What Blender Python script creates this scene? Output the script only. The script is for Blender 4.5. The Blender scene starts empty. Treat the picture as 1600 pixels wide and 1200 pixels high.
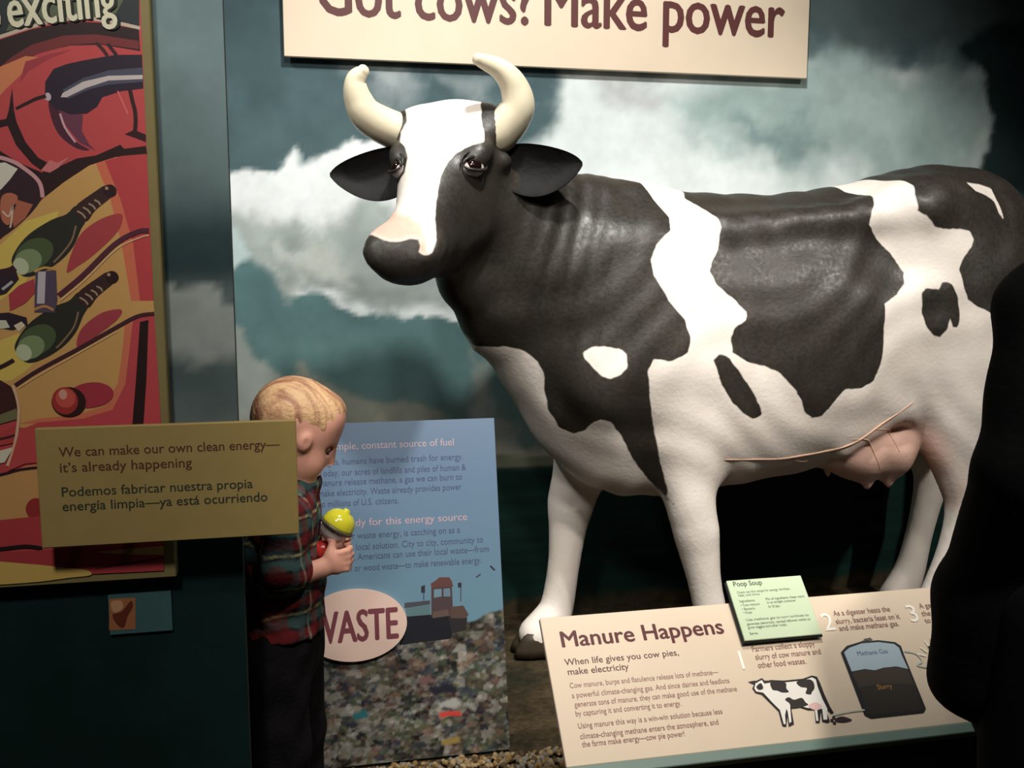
import bpy, math
import numpy as np
from mathutils import Vector, Matrix
from mathutils.bvhtree import BVHTree

SC = bpy.context.scene
COL = SC.collection

# ------------------------------------------------------------------ camera
cam_data = bpy.data.cameras.new('camera')
cam_data.sensor_width = 36.0
cam_data.lens = 33.75
cam_data.clip_start = 0.05
camera = bpy.data.objects.new('camera', cam_data)
COL.objects.link(camera)
camera.location = (0.0, -3.05, 1.17)
camera.rotation_euler = (math.radians(90 - 7.3), 0, math.radians(-12))
SC.camera = camera

# ------------------------------------------------------------------ world, lamps, exposure
SC.view_settings.view_transform = 'Standard'
SC.view_settings.look = 'None'
SC.view_settings.gamma = 1.0
SC.view_settings.exposure = 0.0
SC.view_settings.use_curve_mapping = False
world = bpy.data.worlds.new('world')
SC.world = world
world.use_nodes = True
world.node_tree.nodes['Background'].inputs[0].default_value = (0.75, 0.9, 0.9, 1)
world.node_tree.nodes['Background'].inputs[1].default_value = 0.010


def spot(name, loc, target, power, size_deg, blend, radius, color):
    l = bpy.data.lights.new(name, 'SPOT')
    l.energy = power
    l.spot_size = math.radians(size_deg)
    l.spot_blend = blend
    l.shadow_soft_size = radius
    l.color = color
    o = bpy.data.objects.new(name, l)
    COL.objects.link(o)
    o.location = loc
    d = Vector(target) - Vector(loc)
    o.rotation_euler = d.to_track_quat('-Z', 'Y').to_euler()
    return o


# ceiling track lamps above the visitors, plus one added fill behind the partition
spot('rear_lamp', (2.45, -2.75, 2.95), (1.72, -0.42, 0.85), 210, 44, 0.7, 0.05, (1.0, 0.94, 0.86))
spot('top_lamp', (0.55, -1.75, 3.25), (0.70, -0.20, 1.35), 270, 84, 0.9, 0.08, (0.98, 0.98, 0.93))
spot('front_lamp', (0.12, -2.95, 3.0), (0.55, -0.40, 1.20), 130, 56, 0.9, 0.15, (1.0, 0.95, 0.88))
spot('side_fill', (-1.10, -1.12, 2.9), (0.50, -0.12, 0.85), 85, 46, 0.9, 0.08, (1.0, 0.97, 0.92))  # unseen fill, added to brighten the mural where the cow's head shades it
spot('aisle_lamp', (-0.55, -3.3, 2.8), (-0.30, -1.45, 1.15), 95, 66, 1.0, 0.15, (1.0, 0.95, 0.88))
spot('panel_lamp', (1.00, -3.0, 3.0), (0.80, -1.1, 0.40), 200, 44, 1.0, 0.08, (1.0, 0.93, 0.84))


# ------------------------------------------------------------------ helpers
def lin(c):
    c = np.asarray(c, float) / 255.0
    return np.where(c <= 0.04045, c / 12.92, ((c + 0.055) / 1.055) ** 2.4)


def mat(name, rgb, rough=0.6, spec=0.5, bump=0.0, scale=40.0, mottled=0.0, attr=None, metallic=0.0, noise_scale=12.0, coat=0.0):
    """Principled material; optional fine noise mottling and bump, or a painted colour attribute."""
    m = bpy.data.materials.new(name)
    m.use_nodes = True
    nt = m.node_tree
    b = nt.nodes['Principled BSDF']
    b.inputs['Roughness'].default_value = rough
    b.inputs['Specular IOR Level'].default_value = spec
    b.inputs['Metallic'].default_value = metallic
    b.inputs['Coat Weight'].default_value = coat
    c = lin(rgb)
    b.inputs['Base Color'].default_value = (*c, 1)
    tc = nt.nodes.new('ShaderNodeTexCoord')
    if attr:
        a = nt.nodes.new('ShaderNodeAttribute')
        a.attribute_name = attr
        src = a.outputs['Color']
    else:
        r = nt.nodes.new('ShaderNodeRGB')
        r.outputs[0].default_value = (*c, 1)
        src = r.outputs[0]
    if mottled > 0:
        n = nt.nodes.new('ShaderNodeTexNoise')
        n.inputs['Scale'].default_value = noise_scale
        n.inputs['Detail'].default_value = 6
        nt.links.new(tc.outputs['Object'], n.inputs['Vector'])
        mr = nt.nodes.new('ShaderNodeMapRange')
        mr.inputs['From Min'].default_value = 0.3
        mr.inputs['From Max'].default_value = 0.7
        mr.inputs['To Min'].default_value = 1 - mottled
        mr.inputs['To Max'].default_value = 1 + mottled
        nt.links.new(n.outputs['Fac'], mr.inputs['Value'])
        mx = nt.nodes.new('ShaderNodeVectorMath')
        mx.operation = 'SCALE'
        nt.links.new(src, mx.inputs[0])
        nt.links.new(mr.outputs[0], mx.inputs['Scale'])
        src = mx.outputs[0]
    nt.links.new(src, b.inputs['Base Color'])
    if bump > 0:
        n2 = nt.nodes.new('ShaderNodeTexNoise')
        n2.inputs['Scale'].default_value = scale
        n2.inputs['Detail'].default_value = 4
        nt.links.new(tc.outputs['Object'], n2.inputs['Vector'])
        bp = nt.nodes.new('ShaderNodeBump')
        bp.inputs['Strength'].default_value = bump
        bp.inputs['Distance'].default_value = 0.01
        nt.links.new(n2.outputs['Fac'], bp.inputs['Height'])
        nt.links.new(bp.outputs['Normal'], b.inputs['Normal'])
    return m


def tag(o, label=None, cat=None, group=None, kind=None):
    if label: o['label'] = label
    if cat: o['category'] = cat
    if group: o['group'] = group
    if kind: o['kind'] = kind
    return o


def thing(name, loc, label, cat, group=None):
    o = bpy.data.objects.new(name, None)
    COL.objects.link(o)
    o.location = loc
    o.empty_display_size = 0.05
    return tag(o, label, cat, group)


def root_loc(o):
    p = Vector((0, 0, 0))
    while o is not None:
        p += Vector(o.location)
        o = o.parent
    return p


def mesh_obj(name, V, F, mats, parent=None, smooth=False, mi=None, base=None):
    """V in world metres; stored relative to the parent's (or own) base point."""
    V = np.asarray(V, float).reshape(-1, 3)
    off = np.array(root_loc(parent)) if parent is not None else (np.array(base) if base is not None else np.zeros(3))
    me = bpy.data.meshes.new(name)
    me.from_pydata((V - off).tolist(), [], F if isinstance(F, list) else F.tolist())
    for m in (mats if isinstance(mats, (list, tuple)) else [mats]):
        me.materials.append(m)
    if smooth:
        me.polygons.foreach_set('use_smooth', [True] * len(me.polygons))
    if mi is not None:
        me.polygons.foreach_set('material_index', list(mi))
    me.update()
    o = bpy.data.objects.new(name, me)
    COL.objects.link(o)
    if parent is not None:
        o.parent = parent
    elif base is not None:
        o.location = base
    return o


def set_attr(o, name, arr):
    arr = np.asarray(arr, np.float32)
    if arr.ndim == 1:
        a = o.data.attributes.new(name, 'FLOAT', 'POINT')
        a.data.foreach_set('value', arr)
    else:
        if arr.shape[1] == 3:
            arr = np.concatenate([arr, np.ones((len(arr), 1), np.float32)], 1)
        a = o.data.attributes.new(name, 'FLOAT_COLOR', 'POINT')
        a.data.foreach_set('color', arr.ravel())


class MB:
    """collects faces for ONE mesh"""
    def __init__(s):
        s.V = []; s.F = []; s.M = []; s.n = 0

    def add(s, V, F, m=0):
        V = np.asarray(V, float).reshape(-1, 3)
        s.V.append(V)
        s.F += [[int(i) + s.n for i in f] for f in F]
        s.M += [m] * len(F)
        s.n += len(V)

    def box(s, lo, hi, m=0, ax=None, bev=0.0):
        """axis box, or in the frame ax=(origin, ea, eb, ec); chamfered edges when bev>0"""
        lo = np.array(lo, float); hi = np.array(hi, float)
        if bev <= 0:
            P = np.array([[x, y, z] for x in (lo[0], hi[0]) for y in (lo[1], hi[1]) for z in (lo[2], hi[2])])
            F = [(0, 1, 3, 2), (4, 6, 7, 5), (0, 4, 5, 1), (2, 3, 7, 6), (0, 2, 6, 4), (1, 5, 7, 3)]
        else:
            P = []; ids = {}
            for ix in (0, 1):
                for iy in (0, 1):
                    for iz in (0, 1):
                        c = [(lo, hi)[i][k] for k, i in enumerate((ix, iy, iz))]
                        for k in range(3):
                            q = list(c)
                            for j in range(3):
                                if j != k:
                                    q[j] += bev * (1 if (ix, iy, iz)[j] == 0 else -1)
                            ids[(ix, iy, iz, k)] = len(P); P.append(q)
            P = np.array(P)
            F = []
            for k in range(3):
                a, b = [j for j in range(3) if j != k]
                for sd in (0, 1):
                    loop = []
                    for ia, ib in ((0, 0), (1, 0), (1, 1), (0, 1)):
                        c = [0, 0, 0]; c[k] = sd; c[a] = ia; c[b] = ib
                        loop.append(ids[(*c, k)])
                    F.append(loop)
            for k in range(3):
                a, b = [j for j in range(3) if j != k]
                for ia in (0, 1):
                    for ib in (0, 1):
                        c0 = [0, 0, 0]; c1 = [0, 0, 0]
                        c0[k] = 0; c1[k] = 1; c0[a] = c1[a] = ia; c0[b] = c1[b] = ib
                        F.append([ids[(*c0, a)], ids[(*c1, a)], ids[(*c1, b)], ids[(*c0, b)]])
            for ix in (0, 1):
                for iy in (0, 1):
                    for iz in (0, 1):
                        F.append([ids[(ix, iy, iz, k)] for k in range(3)])
            cen = P.mean(0)
            for i, f in enumerate(F):
                p = P[f]
                nrm = np.cross(p[1] - p[0], p[2] - p[0])
                if nrm @ (p.mean(0) - cen) < 0:
                    F[i] = f[::-1]
        if ax is not None:
            o, ea, eb, ec = [np.array(q, float) for q in ax]
            P = o + P[:, :1] * ea + P[:, 1:2] * eb + P[:, 2:3] * ec
        s.add(P, F, m)

    def tube(s, pts, rad, m=0, n=12, caps=True, squash=1.0, up=(0, 0, 1)):
        pts = np.array(pts, float)
        rad = np.broadcast_to(np.array(rad, float), (len(pts),))
        T = np.gradient(pts, axis=0)
        T /= np.linalg.norm(T, axis=1)[:, None] + 1e-12
        u = np.array(up, float)
        V = []
        for i in range(len(pts)):
            a = u - T[i] * (u @ T[i])
            if np.linalg.norm(a) < 1e-4:
                a = np.array([1., 0, 0]) - T[i] * T[i][0]
            a /= np.linalg.norm(a); u = a
            b = np.cross(T[i], a)
            for j in range(n):
                t = 2 * math.pi * j / n
                V.append(pts[i] + rad[i] * (math.cos(t) * a * squash + math.sin(t) * b))
        F = []
        for i in range(len(pts) - 1):
            for j in range(n):
                F.append([i * n + j, i * n + (j + 1) % n, (i + 1) * n + (j + 1) % n, (i + 1) * n + j])
        if caps:
            F.append(list(range(n))[::-1]); F.append([(len(pts) - 1) * n + j for j in range(n)])
        s.add(V, F, m)

    def ball(s, c, r, m=0, n=20, k=12, ax=None):
        r = np.broadcast_to(np.array(r, float), (3,))
        A = np.eye(3) if ax is None else np.array(ax, float)
        V = [[0, 0, 1]]
        for i in range(1, k):
            p = math.pi * i / k
            for j in range(n):
                t = 2 * math.pi * j / n
                V.append([math.sin(p) * math.cos(t), math.sin(p) * math.sin(t), math.cos(p)])
        V.append([0, 0, -1])
        F = [[0, 1 + j, 1 + (j + 1) % n] for j in range(n)]
        for i in range(k - 2):
            for j in range(n):
                a = 1 + i * n; F.append([a + j, a + n + j, a + n + (j + 1) % n, a + (j + 1) % n])
        a = 1 + (k - 2) * n
        F += [[a + j, len(V) - 1, a + (j + 1) % n] for j in range(n)]
        V = (np.array(V) * r) @ A + np.array(c, float)
        s.add(V, F, m)

    def build(s, name, mats, parent=None, smooth=False, base=None):
        return mesh_obj(name, np.concatenate(s.V), s.F, mats, parent, smooth, s.M, base)


class Plane:
    """a flat sign face: origin, right, up; depth c grows towards the reader"""
    def __init__(s, o, ea, eb):
        s.o = np.array(o, float); s.ea = np.array(ea, float); s.eb = np.array(eb, float)
        s.n = np.cross(s.ea, s.eb)

    def at(s, a, b, c=0.0):
        return s.o + s.ea * a + s.eb * b + s.n * c

    def ax(s):
        return (s.o, s.ea, s.eb, s.n)


def smooth_line(pts, sub=6, closed=False):
    P = np.array(pts, float)
    out = []
    n = len(P)
    rng = range(n) if closed else range(n - 1)
    for i in rng:
        p0 = P[(i - 1) % n] if closed or i > 0 else P[i]
        p1 = P[i]; p2 = P[(i + 1) % n]
        p3 = P[(i + 2) % n] if closed or i + 2 < n else P[(i + 1) % n]
        for k in range(sub):
            t = k / sub
            out.append(0.5 * ((2 * p1) + (-p0 + p2) * t + (2 * p0 - 5 * p1 + 4 * p2 - p3) * t * t + (-p0 + 3 * p1 - 3 * p2 + p3) * t ** 3))
    if not closed:
        out.append(P[-1])
    return np.array(out)


class Art:
    """flat print on a sign face: shapes laid one over another, one mesh"""
    def __init__(s, plane, c0=0.0004, dc=0.00002):
        s.p = plane; s.mb = MB(); s.c = c0; s.dc = dc; s.mats = []; s.idx = {}

    def m(s, rgb):
        if rgb not in s.idx:
            s.idx[rgb] = len(s.mats)
            s.mats.append(mat('print_%02x%02x%02x' % rgb, rgb, 0.55, 0.3))
        return s.idx[rgb]

    def shape(s, rgb, pts, curve=False):
        if curve:
            pts = smooth_line(pts, 4, True)
        s.c += s.dc
        V = [s.p.at(a, b, s.c) for a, b in pts]
        area = sum(pts[i][0] * pts[(i + 1) % len(pts)][1] - pts[(i + 1) % len(pts)][0] * pts[i][1] for i in range(len(pts)))
        F = [list(range(len(V)))] if area > 0 else [list(range(len(V)))[::-1]]
        s.mb.add(V, F, s.m(rgb))

    def disc(s, rgb, c, ra, rb, rot=0.0, n=28):
        pts = []
        for i in range(n):
            t = 2 * math.pi * i / n
            x, y = ra * math.cos(t), rb * math.sin(t)
            pts.append((c[0] + x * math.cos(rot) - y * math.sin(rot), c[1] + x * math.sin(rot) + y * math.cos(rot)))
        s.shape(rgb, pts)

    def line(s, rgb, pts, w, curve=True, w2=None):
        P = smooth_line(pts, 5) if curve and len(pts) > 2 else np.array(pts, float)
        T = np.gradient(P, axis=0)
        T /= np.linalg.norm(T, axis=1)[:, None] + 1e-9
        N = np.stack([-T[:, 1], T[:, 0]], 1)
        W = np.linspace(w, w if w2 is None else w2, len(P))[:, None] / 2
        L = P + N * W; Rr = P - N * W
        s.c += s.dc
        V = [s.p.at(a, b, s.c) for a, b in np.concatenate([L, Rr])]
        n = len(P)
        s.mb.add(V, [[i, n + i, n + i + 1, i + 1] for i in range(n - 1)], s.m(rgb))

    def text(s, rgb, body, a, b, size, width=None, bold=0.0, rot=0.0, shear=0.0):
        """baseline starts at (a, b); width squeezes the line to a measured length"""
        cu = bpy.data.curves.new('lettering', 'FONT')
        cu.body = body; cu.size = size; cu.shear = shear
        cu.resolution_u = 3
        ob = bpy.data.objects.new('lettering', cu)
        COL.objects.link(ob)
        dg = bpy.context.evaluated_depsgraph_get()
        me = bpy.data.meshes.new_from_object(ob.evaluated_get(dg))
        P = np.array([v.co[:2] for v in me.vertices])
        F = [list(p.vertices) for p in me.polygons]
        nz = [p.normal.z for p in me.polygons]
        bpy.data.objects.remove(ob); bpy.data.curves.remove(cu); bpy.data.meshes.remove(me)
        x0, x1 = P[:, 0].min(), P[:, 0].max()
        k = 1.0 if width is None else width / (x1 - x0)
        X = (P[:, 0] - x0) * k; Y = P[:, 1]
        A = a + X * math.cos(rot) - Y * math.sin(rot)
        B = b + X * math.sin(rot) + Y * math.cos(rot)
        F = [f if z > 0 else f[::-1] for f, z in zip(F, nz)]
        w = bold * size                                  # heavier strokes: the line struck again a hair aside
        for da, db in (((0, 0),) if bold <= 0 else ((-w, 0), (w, 0), (0, -w * .7), (0, w * .7))):
            s.c += s.dc
            s.mb.add(s.p.o + (A[:, None] + da) * s.p.ea + (B[:, None] + db) * s.p.eb + s.c * s.p.n, F, s.m(rgb))

    def build(s, name, parent):
        return s.mb.build(name, s.mats, parent)


# ---------- value noise and polygon distance (prints and paint patches)
_rng = np.random.default_rng(7)
_T = _rng.random((256, 256))


def vnoise(x, y):
    xi = np.floor(x).astype(int); yi = np.floor(y).astype(int)
    fx = x - xi; fy = y - yi
    fx = fx * fx * fx * (fx * (fx * 6 - 15) + 10); fy = fy * fy * fy * (fy * (fy * 6 - 15) + 10)
    a = _T[xi % 256, yi % 256]; b = _T[(xi + 1) % 256, yi % 256]
    c = _T[xi % 256, (yi + 1) % 256]; d = _T[(xi + 1) % 256, (yi + 1) % 256]
    return (a * (1 - fx) + b * fx) * (1 - fy) + (c * (1 - fx) + d * fx) * fy


def fbm(x, y, o=5):
    s = 0; a = 0.5
    for i in range(o):
        s = s + a * (vnoise(x * 2 ** i + 17.3 * i, y * 2 ** i + 9.1 * i) - 0.5); a *= 0.55
    return s


def poly_sd(P, poly):
    """signed distance to a closed polygon, positive inside; P (n,2)"""
    poly = np.asarray(poly, float)
    d2 = np.full(len(P), 1e9); ins = np.zeros(len(P), bool)
    n = len(poly)
    for i in range(n):
        a = poly[i]; b = poly[(i + 1) % n]; e = b - a
        w = P - a
        t = np.clip((w @ e) / max(e @ e, 1e-12), 0, 1)
        q = w - t[:, None] * e
        d2 = np.minimum(d2, (q * q).sum(1))
        c = (a[1] <= P[:, 1]) != (b[1] <= P[:, 1])
        if abs(e[1]) > 1e-12:
            xx = a[0] + (P[:, 1] - a[1]) * e[0] / e[1]
            ins ^= c & (P[:, 0] < xx)
    d = np.sqrt(d2)
    return np.where(ins, d, -d)


def sstep(x, a, b):
    t = np.clip((x - a) / (b - a), 0, 1)
    return t * t * (3 - 2 * t)


# ---------- implicit bodies: smooth unions of tapered limbs meshed by surface nets
class Field:
    def __init__(s, lo, hi, h):
        s.lo = np.array(lo, float); s.h = h
        s.n = np.ceil((np.array(hi) - s.lo) / h).astype(int) + 1
        s.ax = [(s.lo[i] + h * np.arange(s.n[i])).astype(np.float32) for i in range(3)]
        s.d = np.full(s.n, 1.0, np.float32)

    def block(s, lo, hi):
        a = np.clip(np.floor((np.array(lo) - s.lo) / s.h).astype(int), 0, s.n)
        b = np.clip(np.ceil((np.array(hi) - s.lo) / s.h).astype(int) + 1, 0, s.n)
        sl = tuple(slice(a[i], b[i]) for i in range(3))
        X, Y, Z = np.meshgrid(*[s.ax[i][sl[i]] for i in range(3)], indexing='ij')
        return sl, X, Y, Z

    def merge(s, sl, f, k):
        d = s.d[sl]
        if k <= 0:
            s.d[sl] = np.minimum(d, f)
        else:
            h = np.maximum(k - np.abs(d - f), 0) / k
            s.d[sl] = np.minimum(d, f) - h * h * k * 0.25

    def cut(s, sl, f, k):
        d = s.d[sl]; f = -f
        h = np.maximum(k - np.abs(d - f), 0) / k
        s.d[sl] = np.maximum(d, f) + h * h * k * 0.25

    def seg(s, a, b, ra, rb, k=0.03, lat=(0, 1, 0), sub=False, grow=0.0):
        """limb piece from a to b; ra, rb = (sideways, other) half-thickness or a radius"""
        a = np.array(a, float); b = np.array(b, float)
        ra = np.broadcast_to(np.array(ra, float), (2,)) + grow; rb = np.broadcast_to(np.array(rb, float), (2,)) + grow
        m = max(ra.max(), rb.max()) + k + 2 * s.h
        sl, X, Y, Z = s.block(np.minimum(a, b) - m, np.maximum(a, b) + m)
        if X.size == 0: return
        e = b - a; L = np.linalg.norm(e); e = e / max(L, 1e-9)
        l = np.array(lat, float); l = l - e * (l @ e)
        l /= np.linalg.norm(l); u = np.cross(e, l)
        px, py, pz = X - a[0], Y - a[1], Z - a[2]
        t = px * e[0] + py * e[1] + pz * e[2]
        tc = np.clip(t / max(L, 1e-9), 0, 1)
        w = ra[0] + (rb[0] - ra[0]) * tc; h = ra[1] + (rb[1] - ra[1]) * tc
        mn = np.minimum(w, h)
        over = (t - tc * L) / mn
        dl = (px * l[0] + py * l[1] + pz * l[2]) / w
        du = (px * u[0] + py * u[1] + pz * u[2]) / h
        f = (np.sqrt(dl * dl + du * du + over * over) - 1) * mn
        (s.cut if sub else s.merge)(sl, f, k)

    def chain(s, P, k=0.05, grow=0.0):
        """a whole limb: rows x, y, z, half width, half depth, rounded through the joints, then blended in once"""
        P = smooth_line(P, 5)
        m = P[:, 3:].max() + k + 2 * s.h
        sl, X, Y, Z = s.block(P[:, :3].min(0) - m, P[:, :3].max(0) + m)
        tmp = Field.__new__(Field)
        tmp.lo = np.array([X[0, 0, 0], Y[0, 0, 0], Z[0, 0, 0]], float); tmp.h = s.h
        tmp.n = np.array(X.shape); tmp.ax = [X[:, 0, 0], Y[0, :, 0], Z[0, 0, :]]
        tmp.d = np.full(X.shape, 1.0, np.float32)
        for a, b in zip(P[:-1], P[1:]):
            tmp.seg(a[:3], b[:3], a[3:], b[3:], 0.0)
        s.merge(sl, tmp.d, k)

    def ell(s, c, r, k=0.03, axes=None, sub=False, grow=0.0):
        c = np.array(c, float); r = np.broadcast_to(np.array(r, float), (3,)) + grow
        m = r.max() + k + 2 * s.h
        sl, X, Y, Z = s.block(c - m, c + m)
        if X.size == 0: return
        A = np.eye(3) if axes is None else np.array(axes, float)
        px, py, pz = X - c[0], Y - c[1], Z - c[2]
        q = [(px * A[i][0] + py * A[i][1] + pz * A[i][2]) / r[i] for i in range(3)]
        f = (np.sqrt(q[0] ** 2 + q[1] ** 2 + q[2] ** 2) - 1) * r.min()
        (s.cut if sub else s.merge)(sl, f, k)

    def mesh(s, relax=2):
        D = s.d; n = s.n
        ins = D < 0
        c = [ins[i:n[0] - 1 + i, j:n[1] - 1 + j, k:n[2] - 1 + k] for i in (0, 1) for j in (0, 1) for k in (0, 1)]
        cnt = sum(q.astype(np.int8) for q in c)
        act = np.argwhere((cnt > 0) & (cnt < 8))
        idx = np.full(n - 1, -1, np.int64)
        idx[tuple(act.T)] = np.arange(len(act))
        corners = np.array([(i, j, k) for i in (0, 1) for j in (0, 1) for k in (0, 1)])
        vals = np.stack([D[tuple((act + o).T)] for o in corners], 1)
        acc = np.zeros((len(act), 3)); w = np.zeros(len(act))
        for i in range(8):
            for j in range(i + 1, 8):
                if np.abs(corners[i] - corners[j]).sum() != 1: continue
                va, vb = vals[:, i], vals[:, j]
                cr = (va < 0) != (vb < 0)
                t = np.where(cr, va / np.where(cr, va - vb, 1), 0)
                p = corners[i] + t[:, None] * (corners[j] - corners[i])
                acc += np.where(cr[:, None], p, 0); w += cr
        V = s.lo + (act + acc / w[:, None]) * s.h
        Q = []
        for axx in range(3):
            a1, a2 = [(1, 2), (2, 0), (0, 1)][axx]
            A = np.moveaxis(ins, axx, 0)
            diff = A[:-1] != A[1:]
            pos = np.argwhere(np.moveaxis(diff, 0, axx))
            sel = (pos[:, a1] > 0) & (pos[:, a2] > 0) & (pos[:, a1] < n[a1] - 1) & (pos[:, a2] < n[a2] - 1)
            pos = pos[sel]
            flip = ins[tuple(pos.T)]
            u = np.zeros(3, int); u[a1] = 1
            v = np.zeros(3, int); v[a2] = 1
            q = np.stack([idx[tuple((pos - u - v).T)], idx[tuple((pos - v).T)], idx[tuple(pos.T)], idx[tuple((pos - u).T)]], 1)
            q = np.where(flip[:, None], q, q[:, ::-1])
            Q.append(q)
        F = np.concatenate(Q)
        for _ in range(relax):
            S = np.zeros_like(V); K = np.zeros(len(V))
            for i in range(4):
                np.add.at(S, F[:, i], V[F[:, (i + 1) % 4]]); np.add.at(K, F[:, i], 1)
                np.add.at(S, F[:, (i + 1) % 4], V[F[:, i]]); np.add.at(K, F[:, (i + 1) % 4], 1)
            V = V * 0.5 + 0.5 * S / K[:, None]
        return V, F


def grid_mesh(lo, hi, step):
    nx = max(2, int(round((hi[0] - lo[0]) / step)) + 1); ny = max(2, int(round((hi[1] - lo[1]) / step)) + 1)
    A, B = np.meshgrid(np.linspace(lo[0], hi[0], nx), np.linspace(lo[1], hi[1], ny), indexing='ij')
    i = (np.arange(nx - 1)[:, None] * ny + np.arange(ny - 1)[None, :]).ravel()
    F = np.stack([i, i + ny, i + ny + 1, i + 1], 1)
    return np.stack([A.ravel(), B.ravel()], 1), F


def paint(AB, base, layers):
    """print colours: base(AB)->rgb, then soft-edged shapes (poly, rgb, softness, edge noise, noise scale)"""
    col = base
    for poly, rgb, soft, amp, sc in layers:
        w = np.stack([fbm(AB[:, 0] * sc + 3.1, AB[:, 1] * sc), fbm(AB[:, 0] * sc + 41.7, AB[:, 1] * sc + 8.8)], 1)
        sd = poly_sd(AB + w * amp, poly)
        a = sstep(sd, -soft, soft)[:, None]
        col = col * (1 - a) + lin(rgb) * a
    return col


# ================================================================== THE SETTING
M_black = mat('black_paint', (14, 16, 17), 0.7, 0.3)
M_olive = mat('olive_board', (142, 128, 84), 0.6, 0.3, mottled=0.04, noise_scale=30)
M_cream = mat('cream_board', (226, 206, 182), 0.55, 0.3, mottled=0.02, noise_scale=8)
M_steel = mat('steel_standoff', (120, 120, 118), 0.35, 0.5, metallic=0.9)

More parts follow.
